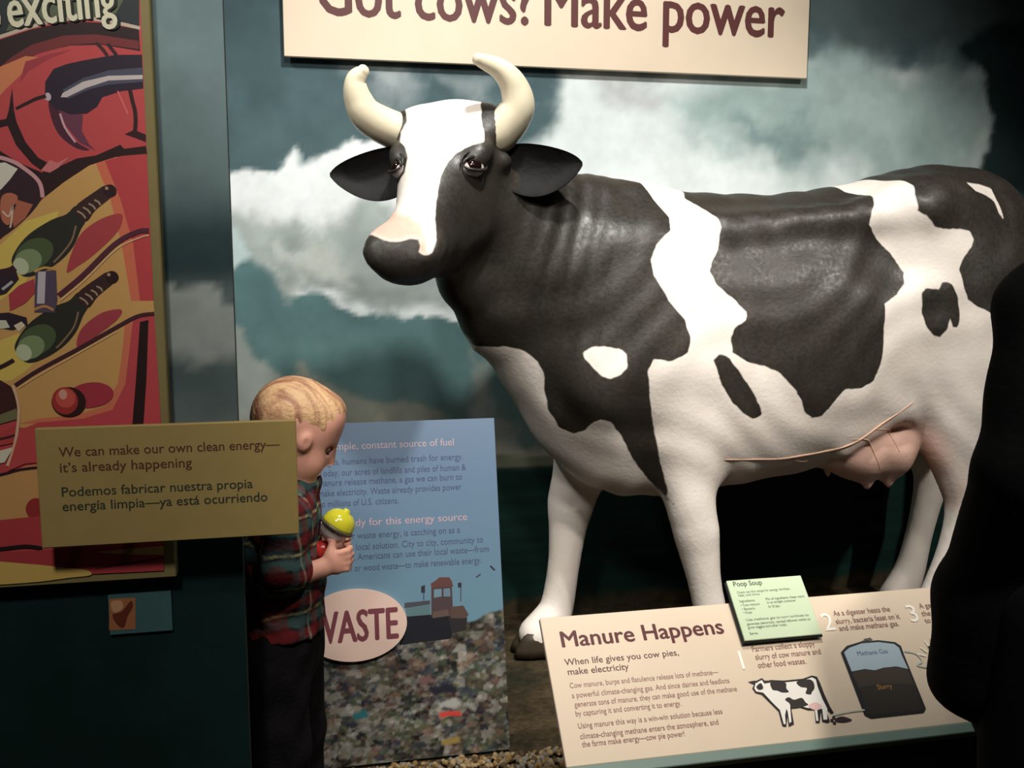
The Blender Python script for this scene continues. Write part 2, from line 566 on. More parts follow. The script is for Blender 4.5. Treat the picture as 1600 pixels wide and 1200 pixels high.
# back wall: printed sky with clouds over a dark green field
AB, F = grid_mesh((-1.5, -0.25), (2.62, 2.7), 0.011)
zz = AB[:, 1]
sky_stops_z = [-0.25, 0.45, 0.50, 0.80, 1.15, 1.50, 1.80, 2.7]
sky = np.array([(20, 44, 40), (24, 52, 46), (104, 126, 122), (94, 126, 126), (88, 120, 122), (78, 100, 104), (70, 90, 95), (64, 82, 88)])
base = np.stack([np.interp(zz, sky_stops_z, lin(sky)[:, i]) for i in range(3)], 1)
W = (235, 240, 240)
layers = [
    ([(0.1697, 1.708), (0.2287, 1.757), (0.2971, 1.769), (0.3453, 1.695), (0.3242, 1.598), (0.2649, 1.587), (0.207, 1.633)], (150, 160, 162), 0.06, 0.25, 6),
    ([(0.4253, 1.736), (0.5664, 1.732), (0.5866, 1.645), (0.4846, 1.622)], (128, 140, 142), 0.06, 0.25, 6),
    ([(-0.5047, 1.449), (-0.2334, 1.455), (-0.1681, 1.471), (-0.0847, 1.446), (-0.0454, 1.5), (-0.0088, 1.452), (0.0877, 1.484), (0.1659, 1.521), (0.2841, 1.558), (0.4433, 1.504), (0.6062, 1.145), (0.5638, 0.9811), (0.3569, 1), (0.2355, 1.01), (0.1262, 1.023), (0.0383, 1.043), (-0.0481, 1.072), (-0.1043, 1.115), (-0.1592, 1.177), (-0.2412, 1.243), (-0.5138, 1.26)], W, 0.012, 0.10, 9),
    ([(-0.5118, 1.301), (-0.2379, 1.334), (-0.1443, 1.343), (-0.0702, 1.298), (0.0443, 1.283), (0.1324, 1.313), (0.241, 1.334), (0.4412, 1.266), (0.606, 1.022), (0.357, 1.012), (0.2358, 1.026), (0.1266, 1.039), (0.0387, 1.059), (-0.0477, 1.087), (-0.1038, 1.131), (-0.1588, 1.189), (-0.2411, 1.246)], (172, 182, 178), 0.03, 0.16, 6),
    ([(-0.1476, 1.243), (-0.071, 1.272), (0.0431, 1.234), (0.1584, 1.146), (0.2371, 1.106), (0.3167, 1.045), (0.1562, 1.034), (0.0389, 1.067), (-0.0759, 1.107)], (146, 156, 152), 0.04, 0.2, 6),
    ([(-0.258, 1.29), (-0.1992, 1.27), (-0.1641, 1.201), (-0.226, 1.147), (-0.2634, 1.147)], (196, 214, 214), 0.012, 0.05, 6),
    ([(-0.1116, 1.185), (-0.0158, 1.195), (0.0799, 1.146), (0.1177, 1.087), (0.0392, 1.077), (-0.0567, 1.107)], (188, 194, 188), 0.03, 0.2, 8),
    ([(0.7895, 1.766), (1.634, 1.824), (1.992, 1.839), (2.317, 1.83), (2.408, 1.637), (2.349, 1.369), (1.775, 1.318), (0.8609, 1.31), (0.7536, 1.37), (0.7233, 1.56), (0.7904, 1.612), (0.7731, 1.69)], (216, 224, 224), 0.035, 0.14, 6),
    ([(1.335, 1.832), (1.726, 1.869), (2.339, 1.875), (2.427, 1.369), (1.969, 1.364), (1.746, 1.426), (1.578, 1.466), (1.435, 1.568), (1.251, 1.646), (1.182, 1.725)], (150, 170, 168), 0.10, 0.3, 4),
    ([(1.454, 1.673), (1.595, 1.635), (1.694, 1.511), (1.624, 1.484), (1.504, 1.549), (1.41, 1.63)], (122, 142, 142), 0.06, 0.3, 6),
    ([(0.9207, 1.759), (1.093, 1.762), (1.138, 1.703), (1.008, 1.679), (0.9213, 1.706)], (176, 178, 180), 0.06, 0.2, 6),
    ([(1.727, 1.838), (1.99, 1.86), (2.096, 1.736), (2.006, 1.583), (1.807, 1.663)], (170, 190, 188), 0.09, 0.3, 4),
    ([(1.648, 2.152), (2.57, 2.209), (2.588, 1.994), (2.235, 1.913), (1.99, 1.864), (1.658, 1.908)], (84, 98, 98), 0.07, 0.25, 5),
    ([(2.208, 1.933), (2.64, 1.997), (2.697, 1.327), (2.411, 1.414), (2.336, 1.48), (2.367, 1.658), (2.294, 1.786)], (36, 52, 52), 0.025, 0.16, 6),
    ([(-0.5265, 0.9949), (-0.2507, 0.9836), (-0.2022, 0.9673), (-0.1593, 0.8876), (-0.1079, 0.8107), (-0.0448, 0.7081), (-0.2053, 0.657), (-0.5414, 0.6849)], (150, 158, 152), 0.02, 0.14, 8),
    ([(-0.2034, 0.7133), (-0.0855, 0.7821), (-0.0328, 0.8571), (0.0522, 0.8067), (0.1267, 0.764), (0.2306, 0.7199), (0.333, 0.7251), (0.4154, 0.6807), (0.5202, 0.6476), (0.6267, 0.5798), (0.7134, 0.5548), (0.8678, 0.5157), (0.8681, 0.4895), (-0.5477, 0.5528), (-0.5442, 0.6259)], (150, 154, 142), 0.018, 0.10, 9),
    ([(0.2298, 0.6682), (0.4358, 0.6253), (0.6052, 0.5592), (0.8678, 0.5223), (0.8681, 0.4895), (0.1459, 0.5218)], (180, 176, 160), 0.02, 0.10, 8),
    ([(0.5171, 0.8659), (0.5675, 0.8314), (0.5883, 0.6877), (0.7178, 0.5546), (0.5624, 0.578), (0.5289, 0.6896)], (146, 152, 146), 0.025, 0.12, 9),
    ([(-0.1296, 0.6096), (0.8679, 0.5135), (0.8683, 0.4609), (-0.5489, 0.527), (-0.5472, 0.5627)], (128, 132, 112), 0.006, 0.0, 6),
]
col = paint(AB, base, layers)
mott = 1 + 0.55 * fbm(AB[:, 0] * 9 + 5, AB[:, 1] * 9)
sky_part = sstep(zz, 0.49, 0.52)
col = col * (1 + (mott - 1) * (0.35 + 0.4 * (col.mean(1) < 0.6)) * sky_part)[:, None]
fld = (1 - sstep(zz, 0.485, 0.497))
streak = 1 + 0.9 * fbm(AB[:, 0] * 4, zz * 45, 4)
fc = lin((22, 50, 45)) * streak[:, None]
col = col * (1 - fld[:, None]) + fc * fld[:, None]
gr = (1 - sstep(zz + 0.05 * fbm(AB[:, 0] * 14, zz * 14), 0.015, 0.05)) * 0.8
col = col * (1 - gr[:, None]) + (lin((74, 62, 44)) * (1 + 1.2 * fbm(AB[:, 0] * 40, zz * 40))[:, None]) * gr[:, None]
V = np.stack([AB[:, 0], np.zeros(len(AB)), AB[:, 1]], 1)
n0 = len(V)
wall = mesh_obj('wall_back', V, F, mat('mural_print', (120, 130, 130), 0.75, 0.15, attr='print', mottled=0.05, noise_scale=25))
set_attr(wall, 'print', np.clip(col, 0.001, 1))
tag(wall, 'printed mural of clouds and dark green field behind the cow', kind='structure')
mb = MB(); mb.box((-1.5, 0.002, -0.25), (2.75, 0.12, 2.7))
tag(mb.build('wall_back_core', mat('wall_core', (70, 74, 72), 0.9)), kind='structure')

mb = MB(); mb.box((2.56, -2.2, -0.25), (2.68, 0.0, 2.7))
tag(mb.build('wall_right', mat('charcoal_wall', (20, 24, 24), 0.85, 0.2, mottled=0.08)), kind='structure')

# exhibit floor: raised earth base with real gravel, visitors' floor lower in front
AB, F = grid_mesh((-1.5, -1.62), (2.6, 0.0), 0.02)
h = 0.012 * fbm(AB[:, 0] * 7, AB[:, 1] * 7) + 0.006 * fbm(AB[:, 0] * 40, AB[:, 1] * 40)
V = np.stack([AB[:, 0], AB[:, 1], h - 0.012], 1)
gcol = lin((66, 55, 38)) * (1 + 1.3 * fbm(AB[:, 0] * 18, AB[:, 1] * 18) + 0.9 * fbm(AB[:, 0] * 60, AB[:, 1] * 60))[:, None]
gdark = sstep(fbm(AB[:, 0] * 4 + 7, AB[:, 1] * 4), -0.02, 0.12)[:, None]
gcol = gcol * (1 - 0.6 * gdark) + lin((26, 30, 20)) * 0.6 * gdark
gf = mesh_obj('floor_exhibit', V, F, mat('earth', (60, 52, 38), 0.95, 0.2, attr='print', mottled=0.35, noise_scale=60, bump=0.6, scale=120), smooth=True)
set_attr(gf, 'print', np.clip(gcol, 0.002, 1))
tag(gf, kind='structure')
mb = MB(); mb.box((-1.5, -1.64, -0.25), (2.6, -1.62, 0.0)); mb.box((-1.5, -1.62, -0.25), (2.6, 0.0, -0.035))
tag(mb.build('trim_1', M_black), kind='structure')
mb = MB(); mb.box((-2.5, -4.2, -0.33), (2.8, 0.0, -0.25))
tag(mb.build('floor', mat('dark_carpet', (34, 38, 38), 0.95, 0.1, mottled=0.25, noise_scale=90)), kind='structure')

# loose gravel along the foot of the garbage panel
rg = np.random.default_rng(3)
mb = MB()
M_peb = [mat('pebble_%s' % n, c, 0.8, 0.3, mottled=0.2, noise_scale=60) for n, c in (('tan', (150, 128, 92)), ('ochre', (128, 100, 58)), ('grey', (120, 114, 104)), ('brown', (84, 66, 44)))]
ico = MB(); ico.ball((0, 0, 0), 1, n=7, k=5)
IV = ico.V[0]; IF = ico.F
for i in range(1700):
    x = rg.uniform(-0.2, 0.62); y = rg.uniform(-1.12, -0.925)
    r = rg.uniform(0.004, 0.0095)
    A = np.linalg.qr(rg.normal(size=(3, 3)))[0]
    mb.add((IV * (r * rg.uniform(0.6, 1.2, 3))) @ A + (x, y, r * 0.4 - 0.004), IF, int(rg.integers(0, 4)))
tag(mb.build('gravel', M_peb, None, True), 'loose tan and brown gravel scattered at the foot of the garbage panel', 'gravel', kind='stuff')

# projecting partition at the left with its own cloud print
AB, F = grid_mesh((-1.3, -0.25), (-0.118, 2.7), 0.012)
zz = AB[:, 1]
st = [-0.25, 0.60, 0.68, 0.80, 0.86, 0.90, 1.0, 1.12, 1.16, 1.22, 1.30, 1.45, 1.62, 2.7]
cc = np.array([(14, 34, 32), (18, 44, 42), (20, 46, 44), (40, 60, 58), (72, 86, 84), (100, 112, 112), (66, 84, 84), (90, 104, 104), (42, 62, 64), (50, 72, 74), (104, 124, 126), (122, 144, 146), (110, 132, 136), (110, 130, 134)])
wob = zz + 0.03 * fbm(AB[:, 0] * 10, zz * 10)
col = np.stack([np.interp(wob, st, lin(cc)[:, i]) for i in range(3)], 1)
col = paint(AB, col, [
    ([(-0.3755, 1.098), (-0.2406, 1.121), (-0.2189, 1.127), (-0.2066, 1.117), (-0.1817, 1.125), (-0.1519, 1.125), (-0.1203, 1.114), (-0.0619, 1.105), (-0.0654, 0.9942), (-0.3808, 1.002)], (158, 166, 162), 0.006, 0.06, 16),
    ([(-0.3799, 1.017), (-0.2058, 1.018), (-0.0659, 0.9782), (-0.0669, 0.9461), (-0.3822, 0.9759)], (78, 92, 92), 0.02, 0.08, 10),
    ([(-0.3984, 0.6826), (-0.23, 0.6823), (-0.1798, 0.6635), (-0.0758, 0.6609), (-0.0765, 0.6385), (-0.3996, 0.6611)], (18, 42, 40), 0.008, 0.04, 10)])
col *= (1 + 0.5 * fbm(AB[:, 0] * 14, zz * 14))[:, None]
V = np.stack([AB[:, 0], np.full(len(AB), -1.42), AB[:, 1]], 1)
pw = mesh_obj('wall_left', V, F, mat('partition_print', (100, 120, 120), 0.7, 0.2, attr='print', mottled=0.05, noise_scale=30))
set_attr(pw, 'print', np.clip(col, 0.001, 1))
tag(pw, kind='structure')
mb = MB(); mb.box((-1.3, -1.4185, -0.25), (-0.118, -1.39, 2.7))
tag(mb.build('wall_left_core', mat('partition_edge', (40, 58, 58), 0.8)), kind='structure')


# ================================================================== THE COW STATUE
CY = -0.44
HP = np.array([0.360, -0.60, 1.548])
HD = np.array([-0.165, -0.32, -0.345]); HD /= np.linalg.norm(HD)
HL = np.array([0.889, -0.458, 0.0])
HN = np.cross(HL, HD); HN /= np.linalg.norm(HN)
if HN[2] < 0: HN = -HN


def hp(t, u=0.0, n=0.0):
    return HP + HD * t + HL * u + HN * n


def cow_mesh():
    fd = Field((0.02, -1.10, -0.02), (2.24, -0.06, 1.64), 0.0095)
    # trunk profile: x, top, bottom, half width
    T = np.array([
        (0.47, 1.10, 1.00, .03), (0.50, 1.20, .90, .09), (0.56, 1.30, .775, .145), (0.64, 1.345, .645, .19), (0.74, 1.366, .550, .225),
        (0.85, 1.374, .500, .255), (1.00, 1.366, .498, .285), (1.15, 1.358, .515, .305), (1.30, 1.360, .532, .315),
        (1.45, 1.374, .560, .315), (1.58, 1.398, .605, .30), (1.70, 1.430, .66, .285), (1.80, 1.452, .72, .275), (1.90, 1.455, .76, .26),
        (2.00, 1.443, .80, .235), (2.07, 1.405, .84, .205), (2.12, 1.345, .90, .17), (2.155, 1.24, 1.0, .12), (2.18, 1.14, 1.08, .03)])
    sl, X, Y, Z = fd.block((0.44, -0.80, 0.40), (2.22, -0.07, 1.52))
    x1 = X[:, 0, 0]
    xs = np.linspace(T[0, 0], T[-1, 0], 120)
    ker = np.ones(5) / 5

    def prof(i):
        v = np.interp(xs, T[:, 0], T[:, i])
        v = np.convolve(np.pad(v, 2, mode='edge'), ker, 'valid')
        return np.interp(x1, xs, v)[:, None, None]
    top, bot, hw = prof(1), prof(2), prof(3)
    hh = (top - bot) / 2; zc = (top + bot) / 2
    q = (Z - zc) / hh
    wy = hw * (1.0 - 0.16 * np.clip(q, 0, 1) ** 2)          # narrower along the spine
    r = (np.abs((Y - CY) / wy) ** 2.35 + np.abs(q) ** 2.35) ** (1 / 2.35)
    f = (r - 1) * np.minimum(hw, hh)
    out = np.maximum(0.47 - X, X - 2.18)
    f = np.maximum(f, out)
    fd.merge(sl, f, 0)
    # neck
    fd.seg((0.80, -0.45, 1.10), (0.60, -0.49, 1.17), (.19, .28), (.150, .225), .08)
    fd.seg((0.60, -0.49, 1.17), hp(.12, 0, -.16), (.150, .225), (.105, .165), .06)
    fd.seg((0.62, -0.47, 1.00), (0.52, -0.50, 1.05), (.12, .17), (.10, .12), .07)
    fd.seg((0.348, -.655, 1.175), (0.405, -.58, 1.115), (.050, .052), (.060, .062), .03)
    fd.seg((0.405, -.58, 1.115), (0.52, -.51, 1.03), (.060, .062), (.09, .10), .05)
    # head
    secs = [(.00, .098, .17, .000), (.06, .116, .245, .003), (.13, .126, .290, .003), (.22, .108, .290, -.002), (.31, .086, .235, -.006),
            (.385, .078, .178, -.002), (.445, .085, .145, .006), (.485, .078, .112, -.003)]
    for (t0, w0, d0, n0), (t1, w1, d1, n1) in zip(secs[:-1], secs[1:]):
        fd.seg(hp(t0, 0, n0 - d0 / 2), hp(t1, 0, n1 - d1 / 2), (w0, d0 / 2), (w1, d1 / 2), .018, HL)
    fd.seg(hp(-.004, -.088, -.052), hp(-.004, .082, -.056), .054, .054, .04)           # poll
    for sgn in (-1, 1):
        fd.seg(hp(.03, sgn * .09, -.055), hp(.02, sgn * .135, -.05), .052, .047, .03)  # horn boss
        fd.ell(hp(.13, sgn * .098, -.035), (.035, .05, .03), .035, (HL, HD, HN))     # brow
        fd.ell(hp(.17, sgn * .080, -.205), (.04, .075, .065), .05, (HL, HD, HN))
        fd.seg(hp(.18, sgn * .085, -.20), hp(.32, sgn * .050, -.165), .032, .02, .04)  # jaw line
        fd.seg(hp(.10, sgn * .08, -.10), hp(.085, sgn * .145, -.098), (.028, .028), (.018, .018), .03)  # ear root
        fd.ell(hp(.500, sgn * .046, -.008), (.012, .019, .013), .012, (HL, HD, HN), True)  # nostril
        fd.ell(hp(.47, sgn * .062, -.030), (.032, .045, .024), .03, (HL, HD, HN))
    fd.seg(hp(.532, -.045, -.092), hp(.532, .045, -.092), .006, .006, .012, sub=True)
    # shoulders and fore legs
    fd.seg((0.86, -.61, 1.20), (0.90, -.655, .90), (.07, .13), (.075, .13), .09)
    fd.ell((0.76, -.64, .84), (.075, .06, .09), .08)
    fd.chain([(.90, -.63, .95, .080, .125), (.955, -.63, .82, .080, .105), (.992, -.63, .70, .070, .088), (1.010, -.628, .56, .060, .072), (1.035, -.625, .44, .057, .067),
              (1.050, -.62, .37, .051, .058), (1.070, -.62, .27, .043, .047), (1.095, -.62, .16, .044, .048), (1.103, -.62, .11, .049, .054), (1.083, -.62, .045, .053, .064)])
    fd.chain([(.86, -.31, .82, .085, .120), (.82, -.31, .64, .070, .092), (.785, -.31, .53, .062, .080), (.765, -.31, .44, .059, .072), (.755, -.31, .36, .051, .058),
              (.742, -.315, .25, .045, .049), (.722, -.325, .14, .046, .051), (.705, -.33, .10, .050, .055), (.655, -.34, .045, .053, .062)])
    # hips, thighs, hind legs
    fd.ell((1.70, -.635, 1.335), (.09, .05, .055), .12)
    fd.seg((1.10, -.635, 1.255), (1.66, -.665, 1.315), .022, .030, .08)
    fd.chain([(1.90, -.60, 1.12, .105, .235), (1.87, -.625, .95, .105, .220), (1.845, -.635, .80, .095, .175), (1.845, -.635, .68, .078, .135), (1.862, -.632, .58, .062, .092), (1.880, -.63, .50, .055, .074),
              (1.882, -.63, .44, .051, .063), (1.862, -.628, .37, .044, .048), (1.835, -.625, .28, .041, .043), (1.795, -.62, .16, .044, .047), (1.778, -.62, .11, .050, .054), (1.737, -.62, .045, .054, .064)], .07)
    fd.chain([(1.96, -.28, .95, .09, .20), (1.97, -.275, .74, .08, .15), (1.99, -.27, .60, .062, .10), (2.012, -.27, .52, .052, .074), (2.022, -.27, .45, .048, .06),
              (2.008, -.27, .36, .043, .048), (1.985, -.27, .25, .041, .044), (1.960, -.27, .14, .046, .050), (1.918, -.27, .045, .054, .064)], .06)
    # skin fold of the flank, and the udder bulging under it
    fd.seg((1.66, -.69, .98), (1.67, -.63, .76), (.02, .03), (.02, .04), .05)
    fd.seg((1.44, -.662, .660), (1.62, -.680, .785), (.014, .030), (.014, .030), .045)
    ud_ = Field.__new__(Field); ud_.lo, ud_.h, ud_.n, ud_.ax = fd.lo, fd.h, fd.n, fd.ax
    ud_.d = np.full(fd.n, 1.0, np.float32)
    ud_.seg((1.49, -.545, .640), (1.56, -.545, .640), (.105, .075), (.118, .100), .03)
    ud_.ell((1.560, -.540, .630), (.090, .122, .098), .03)
    ud_.ell((1.650, -.540, .640), (.094, .122, .112), .02)
    for x, y, z in ((1.580, -.585, .536), (1.650, -.585, .534), (1.525, -.46, .545), (1.70, -.46, .545)):
        ud_.seg((x, y, z + .025), (x + .004, y, z - .020), .019, .0095, .022)
    fd.merge((slice(None),) * 3, ud_.d, .010)
    # hollow in front of the hip, rib edge, flank folds
    fd.ell((1.55, -.83, 1.175), (.13, .13, .085), .06, None, True)
    fd.seg((1.42, -.80, 1.20), (1.57, -.805, 1.08), .025, .03, .05, sub=True)
    fd.seg((1.57, -.805, 1.08), (1.60, -.79, .84), .03, .02, .05, sub=True)
    # fold lines on the neck
    sl, X, Y, Z = fd.block((0.40, -0.8, 0.75), (1.0, -0.2, 1.40))
    m = np.exp(-((X - 0.66) / 0.11) ** 2) * sstep(Z, .85, 1.05)
    fd.d[sl] += (m * 0.0030 * np.sin((X + 0.10 * np.sin(3 * Z)) * 2 * np.pi / 0.052 + 1.5 * np.sin(Z * 7))).astype(np.float32)
    sl, X, Y, Z = fd.block((0.45, -0.85, 0.45), (2.2, -0.05, 1.5))
    fd.d[sl] += (0.0028 * (np.sin(X * 31 + 4 * np.sin(Z * 9)) * np.sin(Z * 27 + 3 * np.sin(X * 11)))).astype(np.float32)
    return fd.mesh(2)


CV, CF = cow_mesh()
cow_bvh = BVHTree.FromPolygons(CV.tolist(), CF.tolist())

# painted patches, traced on the statue's side (x, height)
SIDE_BLACK = [(0.334, -0.62, 1.07), (0.239, -0.778, 1.329), (0.522, -0.595, 1.442), (0.736, -0.44, 1.412), (0.892, -0.526, 1.382), (0.909, -0.58, 1.336), (0.93, -0.645, 1.283), (0.923, -0.675, 1.249), (0.882, -0.692, 1.215), (0.863, -0.7, 1.175), (0.87, -0.706, 1.134), (0.906, -0.72, 1.069), (0.946, -0.731, 1.02), (0.961, -0.74, 0.971), (0.952, -0.744, 0.935), (0.909, -0.744, 0.916), (0.863, -0.737, 0.921), (0.847, -0.734, 0.894), (0.859, -0.72, 0.822), (0.878, -0.696, 0.75), (0.905, -0.675, 0.659), (0.94, -0.652, 0.556), (0.943, -0.631, 0.523), (0.967, -0.516, 0.504), (0.879, -0.627, 0.598), (0.835, -0.645, 0.656), (0.801, -0.665, 0.713), (0.767, -0.687, 0.753), (0.741, -0.686, 0.762), (0.722, -0.662, 0.747), (0.712, -0.638, 0.726), (0.686, -0.605, 0.711), (0.655, -0.587, 0.726), (0.624, -0.584, 0.775), (0.61, -0.59, 0.828), (0.606, -0.604, 0.873), (0.589, -0.605, 0.907), (0.555, -0.6, 0.936), (0.514, -0.593, 0.947), (0.433, -0.528, 0.946)]
SIDE_WHITE_SPOT = [(0.693, -0.677, 0.937), (0.713, -0.685, 0.951), (0.742, -0.702, 0.954), (0.781, -0.715, 0.947), (0.796, -0.722, 0.931), (0.795, -0.726, 0.899), (0.779, -0.723, 0.881), (0.753, -0.716, 0.871), (0.733, -0.708, 0.877), (0.711, -0.694, 0.902), (0.693, -0.68, 0.921)]
SIDE_MORE = [
    [(1.04, -0.44, 1.382), (1.01, -0.555, 1.339), (1.051, -0.613, 1.302), (1.063, -0.649, 1.284), (1.068, -0.668, 1.258), (1.056, -0.678, 1.2), (1.032, -0.693, 1.166), (1.024, -0.703, 1.142), (1.039, -0.715, 1.109), (1.09, -0.723, 1.067), (1.118, -0.735, 1.035), (1.112, -0.737, 1.018), (1.083, -0.735, 0.998), (1.073, -0.735, 0.969), (1.079, -0.737, 0.935), (1.113, -0.742, 0.91), (1.166, -0.746, 0.897), (1.202, -0.748, 0.883), (1.239, -0.748, 0.849), (1.271, -0.743, 0.813), (1.294, -0.732, 0.767), (1.32, -0.728, 0.752), (1.346, -0.73, 0.757), (1.374, -0.743, 0.801), (1.4, -0.746, 0.83), (1.448, -0.744, 0.83), (1.486, -0.742, 0.85), (1.504, -0.745, 0.893), (1.507, -0.747, 0.936), (1.508, -0.742, 1.056), (1.548, -0.732, 1.078), (1.579, -0.717, 1.106), (1.589, -0.7, 1.14), (1.561, -0.688, 1.184), (1.515, -0.682, 1.227), (1.481, -0.694, 1.269), (1.487, -0.694, 1.303), (1.5, -0.684, 1.324), (1.517, -0.606, 1.351), (1.493, -0.547, 1.363), (1.498, -0.44, 1.398), (1.311, -0.44, 1.39)],
    [(1.024, -0.74, 0.917), (1.043, -0.737, 0.931), (1.066, -0.737, 0.922), (1.097, -0.739, 0.885), (1.135, -0.739, 0.833), (1.163, -0.734, 0.789), (1.17, -0.729, 0.766), (1.15, -0.725, 0.752), (1.115, -0.728, 0.773), (1.08, -0.73, 0.808), (1.045, -0.737, 0.861)],
    [(1.596, -0.44, 1.426), (1.615, -0.494, 1.404), (1.615, -0.617, 1.392), (1.619, -0.676, 1.373), (1.611, -0.701, 1.346), (1.614, -0.711, 1.303), (1.64, -0.714, 1.291), (1.657, -0.713, 1.278), (1.669, -0.709, 1.261), (1.703, -0.706, 1.256), (1.754, -0.701, 1.257), (1.785, -0.702, 1.25), (1.794, -0.706, 1.229), (1.787, -0.71, 1.21), (1.757, -0.715, 1.175), (1.745, -0.72, 1.149), (1.753, -0.726, 1.114), (1.76, -0.729, 1.088), (1.774, -0.729, 1.062), (1.798, -0.73, 1.048), (2.021, -0.701, 0.95), (2.318, -0.44, 1.186), (2.29, -0.44, 1.518), (1.888, -0.44, 1.518), (1.719, -0.44, 1.477)],
    [(1.625, -0.731, 1.084), (1.641, -0.727, 1.097), (1.663, -0.727, 1.094), (1.682, -0.727, 1.094), (1.687, -0.724, 1.111), (1.702, -0.725, 1.114), (1.718, -0.728, 1.109), (1.738, -0.73, 1.071), (1.747, -0.732, 1.018), (1.741, -0.734, 0.991), (1.725, -0.735, 0.989), (1.72, -0.734, 1.007), (1.714, -0.733, 1.019), (1.706, -0.736, 0.984), (1.686, -0.734, 0.963), (1.669, -0.734, 0.967), (1.64, -0.737, 0.994), (1.628, -0.734, 1.029)],
]
TAIL_WHITE = [(1.798, -0.655, 1.387), (1.873, -0.613, 1.386), (1.917, -0.606, 1.376), (1.912, -0.636, 1.344), (1.92, -0.665, 1.282), (1.901, -0.663, 1.305), (1.895, -0.647, 1.339), (1.865, -0.652, 1.353), (1.82, -0.667, 1.363)]
HEAD_WHITE = [(0.246, -0.62, 1.56), (0.354, -0.62, 1.576), (0.438, -0.62, 1.571), (0.429, -0.669, 1.517), (0.433, -0.698, 1.475), (0.426, -0.727, 1.453), (0.391, -0.73, 1.443), (0.356, -0.729, 1.424), (0.332, -0.746, 1.4), (0.312, -0.776, 1.36), (0.298, -0.812, 1.313), (0.286, -0.87, 1.26), (0.279, -0.933, 1.216), (0.271, -0.947, 1.189), (0.259, -0.949, 1.181), (0.241, -0.943, 1.186), (0.235, -0.935, 1.198), (0.243, -0.927, 1.217), (0.223, -0.917, 1.22), (0.204, -0.913, 1.213), (0.182, -0.902, 1.212), (0.163, -0.885, 1.218), (0.148, -0.862, 1.227), (0.147, -0.62, 1.248), (0.138, -0.62, 1.261), (0.149, -0.62, 1.287), (0.177, -0.62, 1.316), (0.2, -0.62, 1.332), (0.224, -0.62, 1.355), (0.237, -0.688, 1.381), (0.247, -0.673, 1.42), (0.242, -0.647, 1.449), (0.233, -0.628, 1.46), (0.241, -0.58, 1.493), (0.256, -0.58, 1.517)]
HEAD_PINK = [(0.138, -0.62, 1.261), (0.152, -0.62, 1.289), (0.192, -0.62, 1.3), (0.23, -0.857, 1.274), (0.254, -0.896, 1.252), (0.263, -0.939, 1.209), (0.259, -0.949, 1.181), (0.241, -0.943, 1.186), (0.235, -0.935, 1.198), (0.243, -0.927, 1.217), (0.223, -0.917, 1.22), (0.204, -0.913, 1.213), (0.182, -0.902, 1.212), (0.163, -0.885, 1.218), (0.148, -0.862, 1.227), (0.147, -0.62, 1.248)]


def side_xz(L):
    return np.array(L)[:, [0, 2]]


VW = np.array([-0.115, -0.99, -0.07]); VW /= np.linalg.norm(VW)     # the way the face looks out at its audience
VA = np.cross((0, 0, 1), VW); VA /= np.linalg.norm(VA)
VB = np.cross(VW, VA)


def face_ab(L):
    L = np.array(L)
    return np.stack([L @ VA, L @ VB], 1)


nz = np.zeros_like(CV)
fn = np.cross(CV[CF[:, 1]] - CV[CF[:, 0]], CV[CF[:, 3]] - CV[CF[:, 0]])
for i in range(4):
    np.add.at(nz, CF[:, i], fn)
nz /= np.linalg.norm(nz, axis=1)[:, None] + 1e-12
XZ = CV[:, [0, 2]]
wob = np.stack([fbm(XZ[:, 0] * 60, XZ[:, 1] * 60), fbm(XZ[:, 0] * 60 + 9, XZ[:, 1] * 60 + 5)], 1) * 0.006
pat = np.maximum(poly_sd(XZ + wob, side_xz(SIDE_BLACK)), -1)
pat = np.minimum(pat, -poly_sd(XZ + wob, side_xz(SIDE_WHITE_SPOT)))
for L in SIDE_MORE:
    pat = np.maximum(pat, poly_sd(XZ + wob, side_xz(L)))
tH = (CV - HP) @ HD; nH = (CV - HP) @ HN; uH = (CV - HP) @ HL
is_head = ((CV[:, 1] < -0.56) & (CV[:, 0] < 0.58) & (CV[:, 2] > 1.0)) | ((tH < .2) & (nH > -.12) & (CV[:, 2] > 1.40) & (CV[:, 0] < .62))
is_neck = (CV[:, 0] < 0.62) & (CV[:, 2] > 1.02)
fab = face_ab(CV)
hw_ = poly_sd(fab + wob, face_ab(HEAD_WHITE))
facing = (nz @ VW) > -0.15
headpat = np.where(facing & (nH > -.17), -hw_, 0.02)
pat = np.where(is_neck & ~is_head, 0.03, pat)
pat = np.where(is_head, headpat, pat)
nos = 0.008 * (1 - np.hypot((tH - .496) / .013, (np.abs(uH) - .044) / .0075))
pat = np.where(is_head & (tH > .46), np.maximum(pat, nos), pat)
pat = np.where(CV[:, 0] > 1.8, np.minimum(pat, -poly_sd(XZ, side_xz(TAIL_WHITE))), pat)
pink = np.where(is_head & facing, np.clip(sstep(poly_sd(fab, face_ab(HEAD_PINK)), -0.012, 0.012), 0, 1), 0)
ud = sstep(-np.linalg.norm((CV - (1.62, -.50, .60)) / (.21, .3, .17), axis=1), -1.2, -0.75)
belly = sstep(-CV[:, 2], -0.66, -0.50) * (CV[:, 0] > 1.1) * (CV[:, 0] < 1.9) * (CV[:, 2] > .45) * 0.35
pink = np.clip(np.maximum(pink, np.maximum(ud * 0.9, belly)), 0, 1)

M_hide = bpy.data.materials.new('painted_hide')
M_hide.use_nodes = True
nt = M_hide.node_tree
bs = nt.nodes['Principled BSDF']


def nd(t, **kw):
    n = nt.nodes.new(t)
    for k, v in kw.items():
        n.inputs[k.replace('_', ' ')].default_value = v
    return n


